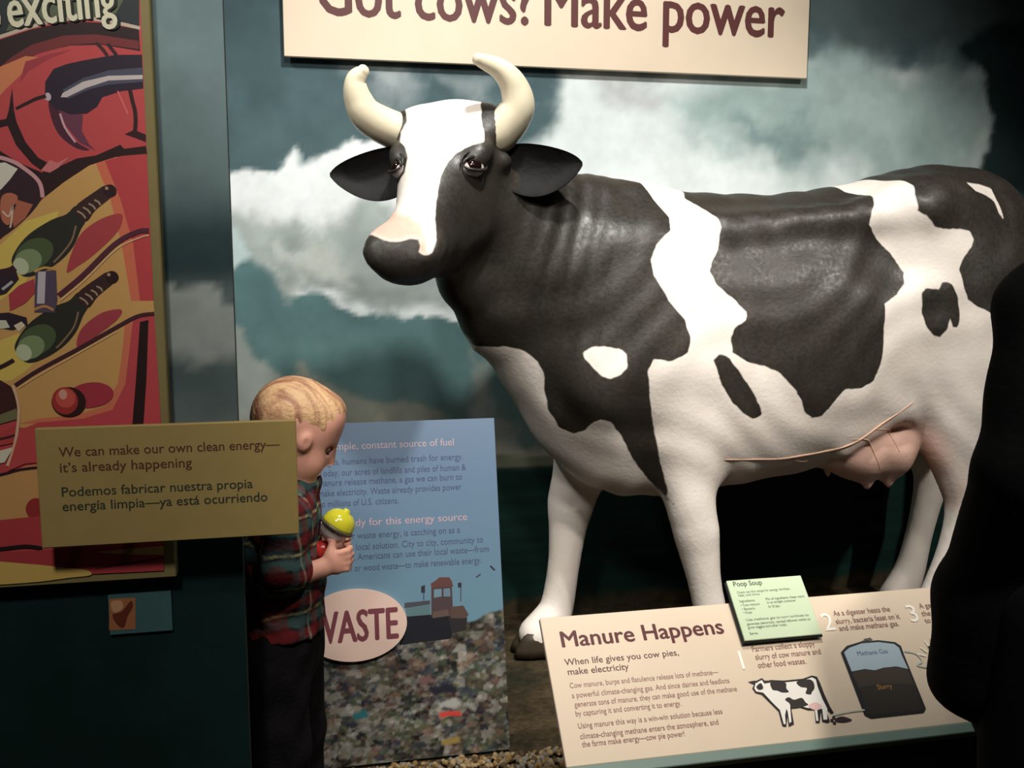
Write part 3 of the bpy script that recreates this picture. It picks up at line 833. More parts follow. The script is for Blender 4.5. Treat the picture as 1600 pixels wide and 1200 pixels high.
a_pat = nd('ShaderNodeAttribute'); a_pat.attribute_name = 'patch'
a_pink = nd('ShaderNodeAttribute'); a_pink.attribute_name = 'pink'
tc = nd('ShaderNodeTexCoord')
nz1 = nd('ShaderNodeTexNoise', Scale=16.0, Detail=6.0); nt.links.new(tc.outputs['Object'], nz1.inputs['Vector'])
nz2 = nd('ShaderNodeTexNoise', Scale=90.0, Detail=5.0); nt.links.new(tc.outputs['Object'], nz2.inputs['Vector'])
edge = nd('ShaderNodeMapRange', From_Min=-0.0018, From_Max=0.0018); nt.links.new(a_pat.outputs['Fac'], edge.inputs['Value'])


def mixc(fac, a, b):
    m = nt.nodes.new('ShaderNodeMix'); m.data_type = 'RGBA'
    for k, v in ((0, fac), (6, a), (7, b)):
        if isinstance(v, tuple): m.inputs[k].default_value = v
        else: nt.links.new(v, m.inputs[k])
    return m.outputs[2]


def L4(rgb): return (*lin(rgb), 1)


wcol = mixc(nz1.outputs['Fac'], L4((226, 214, 202)), L4((244, 236, 228)))
wcol = mixc(a_pink.outputs['Fac'], wcol, L4((222, 176, 158)))
bcol = mixc(nz1.outputs['Fac'], L4((32, 29, 26)), L4((58, 52, 45)))
fin = mixc(edge.outputs[0], wcol, bcol)
nt.links.new(fin, bs.inputs['Base Color'])
bs.inputs['Roughness'].default_value = 0.42
rr = nd('ShaderNodeMapRange', From_Min=0.3, From_Max=0.7, To_Min=0.36, To_Max=0.56); nt.links.new(nz2.outputs['Fac'], rr.inputs['Value'])
nt.links.new(rr.outputs[0], bs.inputs['Roughness'])
bp = nd('ShaderNodeBump', Strength=0.14, Distance=0.006); nt.links.new(nz2.outputs['Fac'], bp.inputs['Height'])
nt.links.new(bp.outputs[0], bs.inputs['Normal'])

cow = thing('cow_statue', (1.30, CY, 0), 'life-size black and white cow statue with curved horns standing before the cloud mural', 'cow')
body = mesh_obj('body', CV, CF, M_hide, cow, True)
set_attr(body, 'patch', pat)
set_attr(body, 'pink', pink)

M_horn = mat('horn', (226, 214, 186), 0.3, 0.5, mottled=0.12, noise_scale=14)
M_blk = mat('black_hide', (38, 34, 31), 0.42, 0.5, mottled=0.2, noise_scale=20, bump=0.2, scale=90)
M_hoof = mat('hoof', (60, 50, 38), 0.5, 0.4, mottled=0.25)


def curve_pts(pts, n=26):
    P = smooth_line(pts, n // (len(pts) - 1))
    return P


# horns sweep out, then up and in
for sgn, pts in ((-1, [(0.2097, -0.54, 1.5), (0.1659, -0.5525, 1.527), (0.1359, -0.565, 1.571), (0.1314, -0.5775, 1.612), (0.1483, -0.59, 1.633)]), (1, [(0.5058, -0.655, 1.49), (0.5193, -0.6675, 1.543), (0.5086, -0.68, 1.593), (0.4726, -0.6925, 1.63), (0.4169, -0.705, 1.649)])):
    pts = [tuple(hp(.035, sgn * .085, -.065)), tuple(hp(.025, sgn * .128, -.055))] + list(pts[1:])
    P = curve_pts(pts, 40)
    s_ = np.linspace(0, 1, len(P))
    mb = MB()
    R_ = 0.053 - 0.038 * s_ ** 1.5
    td = (P[-1] - P[-4]) / np.linalg.norm(P[-1] - P[-4])
    q_ = np.linspace(0.25, 1, 6)
    mb.tube(np.vstack([P] + [P[-1] + td * 0.015 * math.sin(k * math.pi / 2) for k in q_]), np.concatenate([R_, 0.015 * np.cos(q_ * math.pi / 2) + 0.0008]), n=22)
    tag(mb.build('horn', M_horn, cow, True), 'pale cream horn')

# ears: cupped leaf with a paler hollow
M_ear = mat('ear_black', (20, 18, 17), 0.75, 0.3, mottled=0.25, noise_scale=30, bump=0.2, scale=60)
for sgn, root, tip_ in ((-1, np.array((0.2632, -0.56, 1.405)), np.array((0.0659, -0.5, 1.388))), (1, np.array((0.4958, -0.64, 1.403)), np.array((0.6787, -0.7, 1.41)))):
    axis = tip_ - root; Lr = np.linalg.norm(axis); axis /= Lr
    up_ = np.array([0, 0.10, 1.0]); up_ -= axis * (up_ @ axis); up_ /= np.linalg.norm(up_)
    fr = np.cross(axis, up_) ; fr = fr if fr[1] < 0 else -fr
    ns, nv = 26, 17
    Vf = []; Vb = []
    for i in range(ns):
        s0 = i / (ns - 1)
        wdt = 0.066 * (math.sin(math.pi * min(1, s0 * 0.82 + 0.18) ** 0.85) ** 0.62) if s0 < 1 else 0.0
        wdt = max(wdt, 0.004)
        for j in range(nv):
            v = (j / (nv - 1)) * 2 - 1
            cup = 0.030 * (1 - v * v) * math.sin(math.pi * (0.12 + 0.88 * s0)) ** 0.7
            p = root + axis * (s0 * Lr) + up_ * (v * wdt - 0.012 * math.sin(math.pi * s0)) - fr * cup
            Vf.append(p + fr * 0.004); Vb.append(p - fr * (0.006 + 0.006 * (1 - v * v)))
    F1 = [[i * nv + j, (i + 1) * nv + j, (i + 1) * nv + j + 1, i * nv + j + 1] for i in range(ns - 1) for j in range(nv - 1)]
    n_ = ns * nv
    F2 = [[q + n_ for q in f[::-1]] for f in F1]
    rim = [i * nv for i in range(ns)] + [(ns - 1) * nv + j for j in range(1, nv)] + [i * nv + nv - 1 for i in range(ns - 2, -1, -1)] + [j for j in range(nv - 2, 0, -1)]
    F3 = [[rim[k], rim[(k + 1) % len(rim)], rim[(k + 1) % len(rim)] + n_, rim[k] + n_] for k in range(len(rim))]
    mb = MB(); mb.add(np.array(Vf + Vb), F1 + F2 + F3)
    pass
    ear = mb.build('ear', M_ear, cow, True)

# eyes
M_eye = mat('eye_brown', (26, 14, 10), 0.06, 0.8)
M_sclera = mat('eye_white', (214, 200, 194), 0.15, 0.5)


def cast(p, d):
    h_ = cow_bvh.ray_cast(Vector(p), Vector(d))
    return np.array(h_[0]), np.array(h_[1])


for sgn in (-1, 1):
    out = HL * sgn * 0.66 + HN * 0.74 + HD * 0.10; out /= np.linalg.norm(out)
    loc, nn = cast(hp(.182, sgn * .096, -.040) + out * 0.3, -out)
    fwd = -(HL * sgn * .74 - HN * .66) + 0.7 * HD
    fwd -= out * (fwd @ out); fwd /= np.linalg.norm(fwd)
    upv = np.cross(out, fwd)
    if upv[2] < 0: upv = -upv
    c_ = loc - out * 0.016
    mb = MB(); mb.ball(c_, (0.0300, 0.0220, 0.0230), ax=(fwd, upv, out))
    eye = mb.build('eye', M_sclera, cow, True)
    mb = MB(); mb.ball(c_ + out * 0.0108 + fwd * 0.0015 + upv * 0.001, (0.0215, 0.0190, 0.0145), ax=(fwd, upv, out))
    tag(mb.build('iris', M_eye, eye, True), 'dark brown iris')
    th = np.linspace(0.0, math.pi, 16)
    for hu, r_, lift, side in ((0.0185, 0.0054, .0085, 1), (0.0330, 0.0044, .0060, 1), (0.0175, 0.0048, .0070, -1)):
        mb = MB()
        P = np.array([c_ + fwd * (0.033 if hu < .02 else .038) * math.cos(t) + upv * (side * hu * math.sin(t)) + out * (0.0115 + lift * math.sin(t)) for t in th])
        mb.tube(P, np.maximum(r_ * np.sin(th) ** 0.5, 0.0014), n=8)
        mb.build('eyelid', M_blk, cow, True)

# veins on belly and udder
M_vein = mat('vein_paint', (212, 172, 146), 0.5, 0.4)


def on_side(L):
    out = []
    for x, z in L:
        h_ = cow_bvh.ray_cast(Vector((x, -1.6, z)), Vector((0, 1, 0)))
        out.append(np.array(h_[0]) + (0, 0.0005, 0) if h_[0] is not None else np.array((x, -0.6, z)))
    return np.array(out)


for L, r_ in (([(1.086, 0.6381), (1.19, 0.6336), (1.285, 0.6331), (1.401, 0.6481), (1.478, 0.6759), (1.559, 0.7293), (1.637, 0.7833)], 0.0036), ([(1.276, 0.6353), (1.334, 0.6165), (1.359, 0.619)], 0.0024), ([(1.454, 0.6822), (1.508, 0.6784), (1.535, 0.659), (1.553, 0.6253), (1.579, 0.5817)], 0.0026), ([(1.52, 0.707), (1.587, 0.701), (1.609, 0.6726), (1.631, 0.6331)], 0.0024)):
    P = on_side(smooth_line(L, 6))
    ker = np.ones(3) / 3
    P = np.stack([np.convolve(np.pad(P[:, i], 1, mode='edge'), ker, 'valid') for i in range(3)], 1)
    mb = MB(); mb.tube(P, r_ * (0.25 + 0.75 * np.sin(np.linspace(0.12, math.pi - 0.25, len(P))) ** 0.6), n=8)
    mb.build('vein', M_vein, cow, True)

# hooves, cloven
for x, y, in ((1.08, -.62), (0.645, -.34), (1.73, -.62), (1.91, -.27)):
    mb = MB()
    for s in (-1, 1):
        pr = [(-.075, 0.0, .030), (-.068, .022, .031), (-.045, .045, .030), (-.02, .062, .028)]
        V = []; n = 14
        for z_, k in ((-.004, 1.0), (.02, .97), (.045, .86), (.068, .74)):
            for j in range(n):
                t = 2 * math.pi * j / n
                ex = math.cos(t); ey = math.sin(t)
                fx = (-.075 if ex < 0 else .05) * abs(ex) ** 0.8 * k
                V.append((x + 0.006 + fx + z_ * 0.25, y + s * .027 + .029 * ey * k, z_))
        F = [[i * n + j, i * n + (j + 1) % n, (i + 1) * n + (j + 1) % n, (i + 1) * n + j] for i in range(3) for j in range(n)]
        F += [list(range(n))[::-1], [3 * n + j for j in range(n)]]
        mb.add(V, F)
    mb.build('hoof', M_hoof, cow, True)

# tail hanging behind the rump
mb = MB()
P = smooth_line([(1.97, CY, 1.405), (2.06, CY, 1.392), (2.125, CY - .01, 1.335), (2.168, CY - .01, 1.22), (2.185, CY, 1.05), (2.185, CY, .80), (2.18, CY, .60)], 8)
s_ = np.linspace(0, 1, len(P))
mb.tube(P, 0.036 - 0.018 * s_, n=14)
P = smooth_line([(2.18, CY, .64), (2.185, CY, .5), (2.18, CY, .36), (2.175, CY, .27)], 6)
mb.tube(P, [0.018, .024, .030, .036, .040, .043, .045, .046, .045, .044, .042, .039, .035, .030, .024, .016, .010, .008, .004][:len(P)], n=14)
tail = mb.build('tail', M_hide, cow, True)
tv = np.array([v.co for v in tail.data.vertices]) + np.array(cow.location)
set_attr(tail, 'patch', np.minimum(0.02, -poly_sd(tv[:, [0, 2]], side_xz(TAIL_WHITE))))
set_attr(tail, 'pink', np.zeros(len(tv)))


# ================================================================== SIGNS AND PANELS
def line(art, rgb, body, p0, p1, size, bold=0.0):
    art.text(rgb, body, p0[0], (p0[1] + p1[1]) / 2, size, p1[0] - p0[0], bold)


BROWN = (92, 50, 48)
# --- big heading board hung on the mural
t = thing('title_board', (0.786, -0.02, 1.771), 'long cream board high on the mural with large brown heading about cows and power', 'sign')
mb = MB(); mb.box((-0.048, -0.032, 1.771), (1.644, -0.016, 2.12), bev=0.002)
mb.build('board', M_cream, t)
P_TTL = Plane((0, -0.032, 0), (1, 0, 0), (0, 0, 1))
a = Art(P_TTL)
line(a, BROWN, 'Got cows?', (0.0554, 1.895), (0.7024, 1.899), 0.202, 0.018)
line(a, BROWN, 'Make power', (0.7475, 1.895), (1.553, 1.902), 0.202, 0.018)
a.build('lettering', t)
for x, z in ((0.05, 1.85), (1.53, 1.85), (0.05, 2.05), (1.53, 2.05)):
    mb = MB(); mb.tube([(x, -0.0165, z), (x, -0.0012, z)], 0.010, n=14)
    mb.build('standoff', M_steel, t)

# --- retro rocket poster on the partition
t = thing('retro_poster', (-0.6, -1.435, 0.64), 'tall colourful retro comic poster of a red and yellow machine on the left partition', 'poster')
mb = MB(); mb.box((-0.75, -1.450, (-0.3604, 0.6565)[1]), ((-0.2218, 1.563)[0], -1.4215, 1.75), bev=0.002)
mb.build('board', M_olive, t)
P_PST = Plane((0, -1.450, 0), (1, 0, 0), (0, 0, 1))
a = Art(P_PST)
a.shape((206, 82, 84), [(-0.6745, 1.642), (-0.2323, 1.673), (-0.2356, 1.562), (-0.2372, 1.098), (-0.2406, 0.6707), (-0.486, 0.6739), (-0.7537, 0.6817)])
a.shape((50, 58, 60), [(-0.6745, 1.642), (-0.2323, 1.673), (-0.2385, 1.521), (-0.2909, 1.53), (-0.3358, 1.531), (-0.3898, 1.517), (-0.4346, 1.501), (-0.6918, 1.432)])
a.shape((96, 108, 82), [(-0.4254, 1.508), (-0.3953, 1.572), (-0.3609, 1.637), (-0.2445, 1.645), (-0.2565, 1.566), (-0.2773, 1.53), (-0.3358, 1.531), (-0.3898, 1.517)])
a.shape((52, 34, 38), [(-0.6925, 1.423), (-0.4349, 1.495), (-0.3901, 1.512), (-0.3361, 1.526), (-0.2911, 1.526), (-0.2395, 1.519), (-0.2391, 1.487), (-0.2927, 1.494), (-0.338, 1.491), (-0.3832, 1.478), (-0.4195, 1.461), (-0.697, 1.369)])
a.shape((128, 56, 58), [(-0.4373, 1.456), (-0.4188, 1.472), (-0.3914, 1.49), (-0.3462, 1.505), (-0.3011, 1.509), (-0.2403, 1.502), (-0.2408, 1.49), (-0.3017, 1.496), (-0.3379, 1.492), (-0.3833, 1.477), (-0.4378, 1.449)])
a.line((214, 196, 176), [(-0.4878, 1.48), (-0.4347, 1.499), (-0.3899, 1.516), (-0.3359, 1.53), (-0.2909, 1.53), (-0.2376, 1.521)], 0.0050)
a.shape((226, 140, 96), [(-0.4373, 1.456), (-0.4012, 1.473), (-0.3836, 1.472), (-0.4118, 1.443), (-0.4323, 1.423), (-0.44, 1.414)])
a.shape((176, 66, 76), [(-0.4017, 1.465), (-0.3655, 1.478), (-0.3365, 1.485), (-0.3695, 1.47), (-0.399, 1.451), (-0.4124, 1.433)])
# handle
a.shape((84, 40, 58), [(-0.3731, 1.407), (-0.3592, 1.4), (-0.3534, 1.375), (-0.3383, 1.351), (-0.319, 1.338), (-0.3371, 1.34), (-0.3589, 1.357), (-0.3693, 1.379)], True)
a.shape((116, 62, 84), [(-0.3594, 1.396), (-0.3254, 1.39), (-0.3285, 1.366), (-0.3186, 1.346), (-0.3099, 1.337), (-0.333, 1.349), (-0.3499, 1.372)])
a.line((220, 176, 186), [(-0.3579, 1.391), (-0.3518, 1.37), (-0.3384, 1.349)], 0.0030)
a.shape((48, 36, 52), [(-0.378, 1.414), (-0.3759, 1.437), (-0.3632, 1.456), (-0.3439, 1.464), (-0.3212, 1.47), (-0.2753, 1.48), (-0.2366, 1.482), (-0.2371, 1.432), (-0.2687, 1.427), (-0.2967, 1.417), (-0.3047, 1.403), (-0.3198, 1.392), (-0.3435, 1.39), (-0.3655, 1.399)])
a.shape((84, 84, 104), [(-0.3523, 1.426), (-0.3225, 1.444), (-0.2855, 1.457), (-0.2366, 1.463), (-0.2366, 1.442), (-0.2866, 1.436), (-0.3143, 1.428), (-0.3458, 1.413)])
a.shape((216, 204, 202), [(-0.3556, 1.415), (-0.3526, 1.421), (-0.3228, 1.439), (-0.2859, 1.449), (-0.2371, 1.452), (-0.2374, 1.446), (-0.2863, 1.442), (-0.3187, 1.43), (-0.3475, 1.415)])
a.disc((210, 190, 196), (-0.3735, 1.415), 0.0045, 0.006)
a.line((52, 30, 34), [(-0.4191, 1.396), (-0.4008, 1.406), (-0.3889, 1.412), (-0.3761, 1.416)], 0.0042, True, 0.0055)
a.line((72, 36, 40), [(-0.3016, 1.497), (-0.293, 1.488), (-0.2863, 1.478)], 0.0052)
a.line((60, 34, 38), [(-0.2854, 1.496), (-0.2785, 1.487), (-0.2734, 1.48)], 0.0052)
a.line((60, 30, 34), [(-0.2566, 1.43), (-0.2537, 1.413), (-0.2507, 1.398), (-0.2505, 1.382), (-0.2521, 1.368)], 0.0060)
a.line((232, 120, 118), [(-0.2742, 1.427), (-0.2677, 1.41), (-0.2611, 1.393)], 0.0022)
a.shape((60, 28, 32), [(-0.2672, 1.363), (-0.253, 1.37), (-0.2365, 1.363), (-0.237, 1.352), (-0.2498, 1.357)])
# dark seams
a.shape((50, 26, 30), [(-0.4289, 1.394), (-0.4225, 1.426), (-0.4218, 1.394), (-0.4193, 1.377), (-0.4087, 1.348), (-0.3921, 1.325), (-0.3677, 1.311), (-0.3792, 1.299), (-0.4016, 1.316), (-0.4222, 1.343), (-0.432, 1.371), (-0.4696, 1.361), (-0.4777, 1.37), (-0.4332, 1.381)])
a.shape((52, 28, 30), [(-0.4957, 1.361), (-0.445, 1.334), (-0.4194, 1.317), (-0.388, 1.303), (-0.3659, 1.311), (-0.338, 1.325), (-0.3103, 1.33), (-0.2744, 1.347), (-0.2691, 1.341), (-0.2373, 1.346), (-0.236, 1.333), (-0.2828, 1.328), (-0.3203, 1.313), (-0.3582, 1.287), (-0.3867, 1.263), (-0.3916, 1.272), (-0.3891, 1.284), (-0.3992, 1.297), (-0.4198, 1.31), (-0.4455, 1.324), (-0.4972, 1.338)])
a.shape((222, 128, 128), [(-0.3896, 1.306), (-0.3761, 1.322), (-0.3655, 1.318), (-0.3468, 1.328), (-0.3641, 1.311), (-0.3772, 1.303)])
# orange hull
a.shape((222, 172, 104), [(-0.5449, 1.149), (-0.4532, 1.201), (-0.4247, 1.23), (-0.3865, 1.266), (-0.3581, 1.289), (-0.3202, 1.315), (-0.2828, 1.328), (-0.2369, 1.334), (-0.2368, 1.108), (-0.2342, 0.9055), (-0.4455, 0.9131), (-0.442, 0.9412), (-0.449, 0.9775), (-0.5576, 0.9647)])
a.shape((236, 206, 104), [(-0.5455, 1.139), (-0.4537, 1.193), (-0.4157, 1.23), (-0.3678, 1.246), (-0.3814, 1.197), (-0.4211, 1.139), (-0.4589, 1.11), (-0.5495, 1.082)])
a.shape((236, 206, 104), [(-0.5535, 1.023), (-0.4627, 1.049), (-0.4348, 1.06), (-0.4098, 1.02), (-0.4293, 1.001), (-0.4502, 0.9875), (-0.5566, 0.9784)])
a.shape((228, 122, 92), [(-0.3109, 1.318), (-0.2828, 1.328), (-0.2607, 1.286), (-0.2564, 1.217), (-0.2511, 1.108), (-0.27, 1.108), (-0.2799, 1.198), (-0.2933, 1.266)])
a.shape((204, 76, 80), [(-0.2978, 1.322), (-0.2734, 1.33), (-0.2369, 1.334), (-0.2368, 1.108), (-0.2568, 1.108), (-0.263, 1.198), (-0.2784, 1.266)])
a.shape((226, 128, 96), [(-0.28, 1.078), (-0.2395, 1.09), (-0.2349, 0.9117), (-0.4433, 0.9191), (-0.4153, 0.9262), (-0.3591, 0.9304), (-0.3209, 0.9414), (-0.2963, 0.9774), (-0.2886, 1.018)])
a.shape((206, 80, 86), [(-0.2686, 1.078), (-0.2367, 1.088), (-0.2342, 0.9055), (-0.4345, 0.9127), (-0.4156, 0.9202), (-0.3501, 0.924), (-0.3059, 0.9368), (-0.2849, 0.9771), (-0.2767, 1.028)])
# canopy with pilot
a.shape((60, 38, 46), [(-0.4978, 1.329), (-0.437, 1.32), (-0.4095, 1.304), (-0.3925, 1.287), (-0.3891, 1.268), (-0.4116, 1.237), (-0.4531, 1.203), (-0.5079, 1.177)], True)
a.line((226, 168, 170), [(-0.4976, 1.332), (-0.4369, 1.322), (-0.4093, 1.306), (-0.3925, 1.288), (-0.3892, 1.266)], 0.0058)
a.shape((236, 230, 214), [(-0.4992, 1.308), (-0.4389, 1.317), (-0.4217, 1.308), (-0.4333, 1.292), (-0.4467, 1.277), (-0.5034, 1.244)])
a.shape((198, 120, 92), [(-0.4475, 1.264), (-0.4364, 1.272), (-0.425, 1.268), (-0.4265, 1.258), (-0.4342, 1.249), (-0.4334, 1.233), (-0.4411, 1.224), (-0.4493, 1.235)], True)
a.shape((190, 110, 84), [(-0.4254, 1.262), (-0.4034, 1.255), (-0.4153, 1.235), (-0.4324, 1.22), (-0.4348, 1.239), (-0.4289, 1.249)])
a.line((230, 206, 180), [(-0.4469, 1.245), (-0.4385, 1.237), (-0.4322, 1.252), (-0.4355, 1.228), (-0.4378, 1.22)], 0.0024)
# two bulbs
for dx, dy, extra in ((0, 0, 0), (4, 134, 0)):
    sh = (-0.4314, 1.552)
    q = ((-0.3697, 1.079)[0] - (-0.3661, 1.211)[0], (-0.3697, 1.079)[1] - (-0.3661, 1.211)[1]) if dy else (0.0, 0.0)

    def S(L): return [(u + q[0], v + q[1]) for u, v in L]
    if not dy:
        a.shape((186, 74, 78), S([(-0.3425, 1.205), (-0.3154, 1.23), (-0.287, 1.242), (-0.276, 1.239), (-0.2846, 1.215), (-0.3179, 1.182), (-0.3449, 1.162), (-0.3618, 1.154)]), True)
    else:
        a.shape((180, 72, 82), S([(-0.3431, 1.195), (-0.316, 1.219), (-0.2915, 1.227), (-0.2804, 1.225), (-0.2885, 1.211), (-0.3176, 1.188), (-0.3482, 1.168)]), True)
    a.shape((50, 50, 42), S([(-0.4384, 1.166), (-0.4327, 1.185), (-0.4123, 1.21), (-0.3794, 1.232), (-0.3571, 1.241), (-0.3418, 1.254), (-0.3289, 1.236), (-0.3382, 1.217), (-0.3506, 1.191), (-0.3721, 1.168), (-0.4023, 1.15), (-0.4242, 1.147)]), True)
    a.disc((84, 100, 68), S([(-0.4059, 1.181)])[0], 0.030, 0.021, 0.6)
    a.disc((140, 158, 112), S([(-0.4156, 1.17)])[0], 0.021, 0.017, 0.6)
    a.disc((206, 214, 178), S([(-0.426, 1.162)])[0], 0.011, 0.013, 0.3)
    a.line((150, 120, 96), S([(-0.3443, 1.224), (-0.3519, 1.201), (-0.3678, 1.18), (-0.3794, 1.168)]), 0.0026)
    a.shape((66, 42, 40), S([(-0.3456, 1.25), (-0.3111, 1.278), (-0.2988, 1.285), (-0.2877, 1.283), (-0.2855, 1.273), (-0.3145, 1.248), (-0.3302, 1.23)]), True)
    for k in range(4):
        u = 124 + k * 11
        v0 = S([(-0.3413, 1.246), (-0.3299, 1.235)])
        ddx, ddy = ((-0.3039, 1.275)[0] - (-0.3356, 1.25)[0]) / 4, ((-0.3039, 1.275)[1] - (-0.3356, 1.25)[1]) / 4
        sc_ = 1 - 0.1 * k
        m0 = ((v0[0][0] + v0[1][0]) / 2 + ddx * k, (v0[0][1] + v0[1][1]) / 2 + ddy * k)
        w0 = ((v0[1][0] - v0[0][0]) / 2 * sc_, (v0[1][1] - v0[0][1]) / 2 * sc_)
        a.line((178, 158, 128), [(m0[0] - w0[0], m0[1] - w0[1]), (m0[0] + ddx * .25, m0[1] + ddy * .25 - 0.001), (m0[0] + w0[0], m0[1] + w0[1])], 0.0026)
    a.disc((52, 30, 32), S([(-0.2927, 1.277)])[0], 0.0098, 0.0098)
    a.disc((190, 150, 120), S([(-0.2971, 1.281)])[0], 0.0026, 0.0026)
# pipes
a.shape((190, 72, 80), [(-0.4457, 1.119), (-0.4305, 1.133), (-0.4082, 1.143), (-0.4075, 1.123), (-0.4231, 1.106), (-0.4455, 1.094)])
a.line((66, 40, 46), [(-0.4922, 1.147), (-0.4472, 1.154), (-0.4342, 1.16)], 0.010)
a.shape((58, 42, 54), [(-0.484, 1.137), (-0.4528, 1.151), (-0.4328, 1.154), (-0.4299, 1.143), (-0.4492, 1.121), (-0.4857, 1.11)])
a.line((190, 190, 190), [(-0.4542, 1.127), (-0.4391, 1.139)], 0.004)
a.shape((92, 78, 98), [(-0.4057, 1.154), (-0.3764, 1.156), (-0.3772, 1.109), (-0.3819, 1.091), (-0.4111, 1.092), (-0.4081, 1.129)])
a.shape((208, 200, 206), [(-0.402, 1.154), (-0.3911, 1.154), (-0.3957, 1.105), (-0.4067, 1.105)])
a.line((220, 168, 96), [(-0.4075, 1.154), (-0.3926, 1.16), (-0.3763, 1.157)], 0.0036)
a.line((210, 150, 84), [(-0.4109, 1.096), (-0.396, 1.101), (-0.3835, 1.095)], 0.0036)
a.shape((52, 40, 52), [(-0.4871, 1.089), (-0.4474, 1.092), (-0.4225, 1.084), (-0.4214, 1.072), (-0.4436, 1.065), (-0.4881, 1.073)])
a.shape((220, 222, 196), [(-0.4787, 1.081), (-0.4517, 1.08), (-0.447, 1.069), (-0.4598, 1.067), (-0.4793, 1.071)])
a.shape((236, 222, 190), [(-0.4414, 1.072), (-0.4301, 1.078), (-0.425, 1.072), (-0.4347, 1.062)])
a.line((60, 40, 44), [(-0.502, 0.9967), (-0.4653, 1.008), (-0.4446, 1.019)], 0.006)
a.line((92, 46, 60), [(-0.3749, 1.117), (-0.3382, 1.148), (-0.2893, 1.196), (-0.2555, 1.215), (-0.2385, 1.217)], 0.0075)
a.line((238, 200, 150), [(-0.3735, 1.109), (-0.3368, 1.14), (-0.2878, 1.188), (-0.2531, 1.206), (-0.2388, 1.21)], 0.0020)
a.line((78, 42, 50), [(-0.4452, 0.9794), (-0.4108, 1.002), (-0.3536, 1.033), (-0.2957, 1.066), (-0.2617, 1.084), (-0.2367, 1.088)], 0.0058)
a.line((240, 200, 150), [(-0.44, 0.9752), (-0.4095, 0.9944), (-0.3521, 1.027), (-0.2922, 1.061)], 0.0018)
a.shape((46, 28, 28), [(-0.2583, 1.075), (-0.2458, 1.078), (-0.2528, 0.9865), (-0.2611, 0.9106), (-0.2775, 0.9112), (-0.2682, 0.9869)])
a.disc((180, 62, 76), (-0.3368, 0.9612), 0.034, 0.020, 0.12)
a.disc((56, 30, 30), (-0.3693, 0.951), 0.0252, 0.0240)
a.disc((176, 58, 56), (-0.3747, 0.9532), 0.0190, 0.0215)
a.disc((214, 92, 80), (-0.3736, 0.9573), 0.0145, 0.0150)
a.disc((232, 170, 150), (-0.377, 0.9634), 0.0060, 0.0080)
a.shape((74, 42, 40), [(-0.5554, 0.9961), (-0.4647, 0.9879), (-0.4473, 0.9754), (-0.4441, 0.9513), (-0.4425, 0.9332), (-0.5601, 0.9292)])
a.shape((128, 124, 84), [(-0.5603, 0.9252), (-0.4698, 0.9341), (-0.4455, 0.9433), (-0.4429, 0.9272), (-0.5624, 0.8955)])
a.shape((200, 76, 76), [(-0.5627, 0.8915), (-0.4716, 0.906), (-0.4433, 0.9191), (-0.445, 0.8909), (-0.5642, 0.8696)])
a.line((80, 40, 44), [(-0.5271, 0.8881), (-0.4722, 0.896), (-0.4443, 0.903)], 0.004)
a.shape((236, 232, 206), [(-0.5646, 0.8636), (-0.4733, 0.8778), (-0.4529, 0.8831), (-0.4672, 0.8593), (-0.566, 0.8436)])
a.line((240, 196, 160), [(-0.4488, 0.9795), (-0.4443, 0.9634), (-0.442, 0.9412), (-0.4457, 0.9111), (-0.453, 0.8811), (-0.4639, 0.8531)], 0.0042)
a.shape((210, 84, 84), [(-0.4532, 0.877), (-0.4419, 0.913), (-0.4142, 0.912), (-0.4174, 0.8571), (-0.4379, 0.856), (-0.4644, 0.845)])
a.shape((220, 166, 104), [(-0.5672, 0.8256), (-0.4759, 0.8374), (-0.4381, 0.8519), (-0.4101, 0.8548), (-0.4112, 0.7702), (-0.4803, 0.7659), (-0.5713, 0.767)])
a.line((60, 34, 44), [(-0.5308, 0.8319), (-0.4757, 0.8394), (-0.4477, 0.8462), (-0.4179, 0.849)], 0.005)
a.disc((170, 56, 54), (-0.4255, 0.7824), 0.016, 0.018)
a.shape((196, 70, 72), [(-0.5713, 0.767), (-0.4802, 0.7679), (-0.4055, 0.772), (-0.4083, 0.7221), (-0.5742, 0.7243)])
a.line((44, 30, 36), [(-0.5381, 0.722), (-0.4831, 0.7216), (-0.4458, 0.7234), (-0.4217, 0.7187)], 0.006)
a.shape((186, 66, 72), [(-0.7498, 0.7296), (-0.4834, 0.7164), (-0.2377, 0.7135), (-0.2406, 0.6696), (-0.486, 0.6739), (-0.7537, 0.6817)])
a.shape((226, 176, 108), [(-0.3424, 0.7074), (-0.2388, 0.7114), (-0.2395, 0.6964), (-0.2943, 0.7)])
a.shape((226, 190, 104), [(-0.5392, 0.7056), (-0.4475, 0.6953), (-0.3914, 0.6852), (-0.3573, 0.6787), (-0.352, 0.6698), (-0.3828, 0.6677), (-0.4493, 0.6639), (-0.5417, 0.6685)], True)
a.line((110, 42, 52), [(-0.3438, 0.6799), (-0.295, 0.6851), (-0.2397, 0.6921)], 0.0024)
ang = 0.165
a.text((40, 44, 40), 'exciting', (-0.4156, 1.512)[0], (-0.4156, 1.512)[1], 0.080, 0.156, 0.018, ang, 0.2)
a.c += 0.0002
a.text((240, 236, 206), 'exciting', (-0.4181, 1.513)[0], (-0.4181, 1.513)[1], 0.080, 0.154, 0.014, ang, 0.2)
a.text((240, 236, 206), 'so', (-0.4708, 1.502)[0] , (-0.4708, 1.502)[1], 0.080, 0.042, 0.014, ang, 0.2)
a.build('artwork', t)

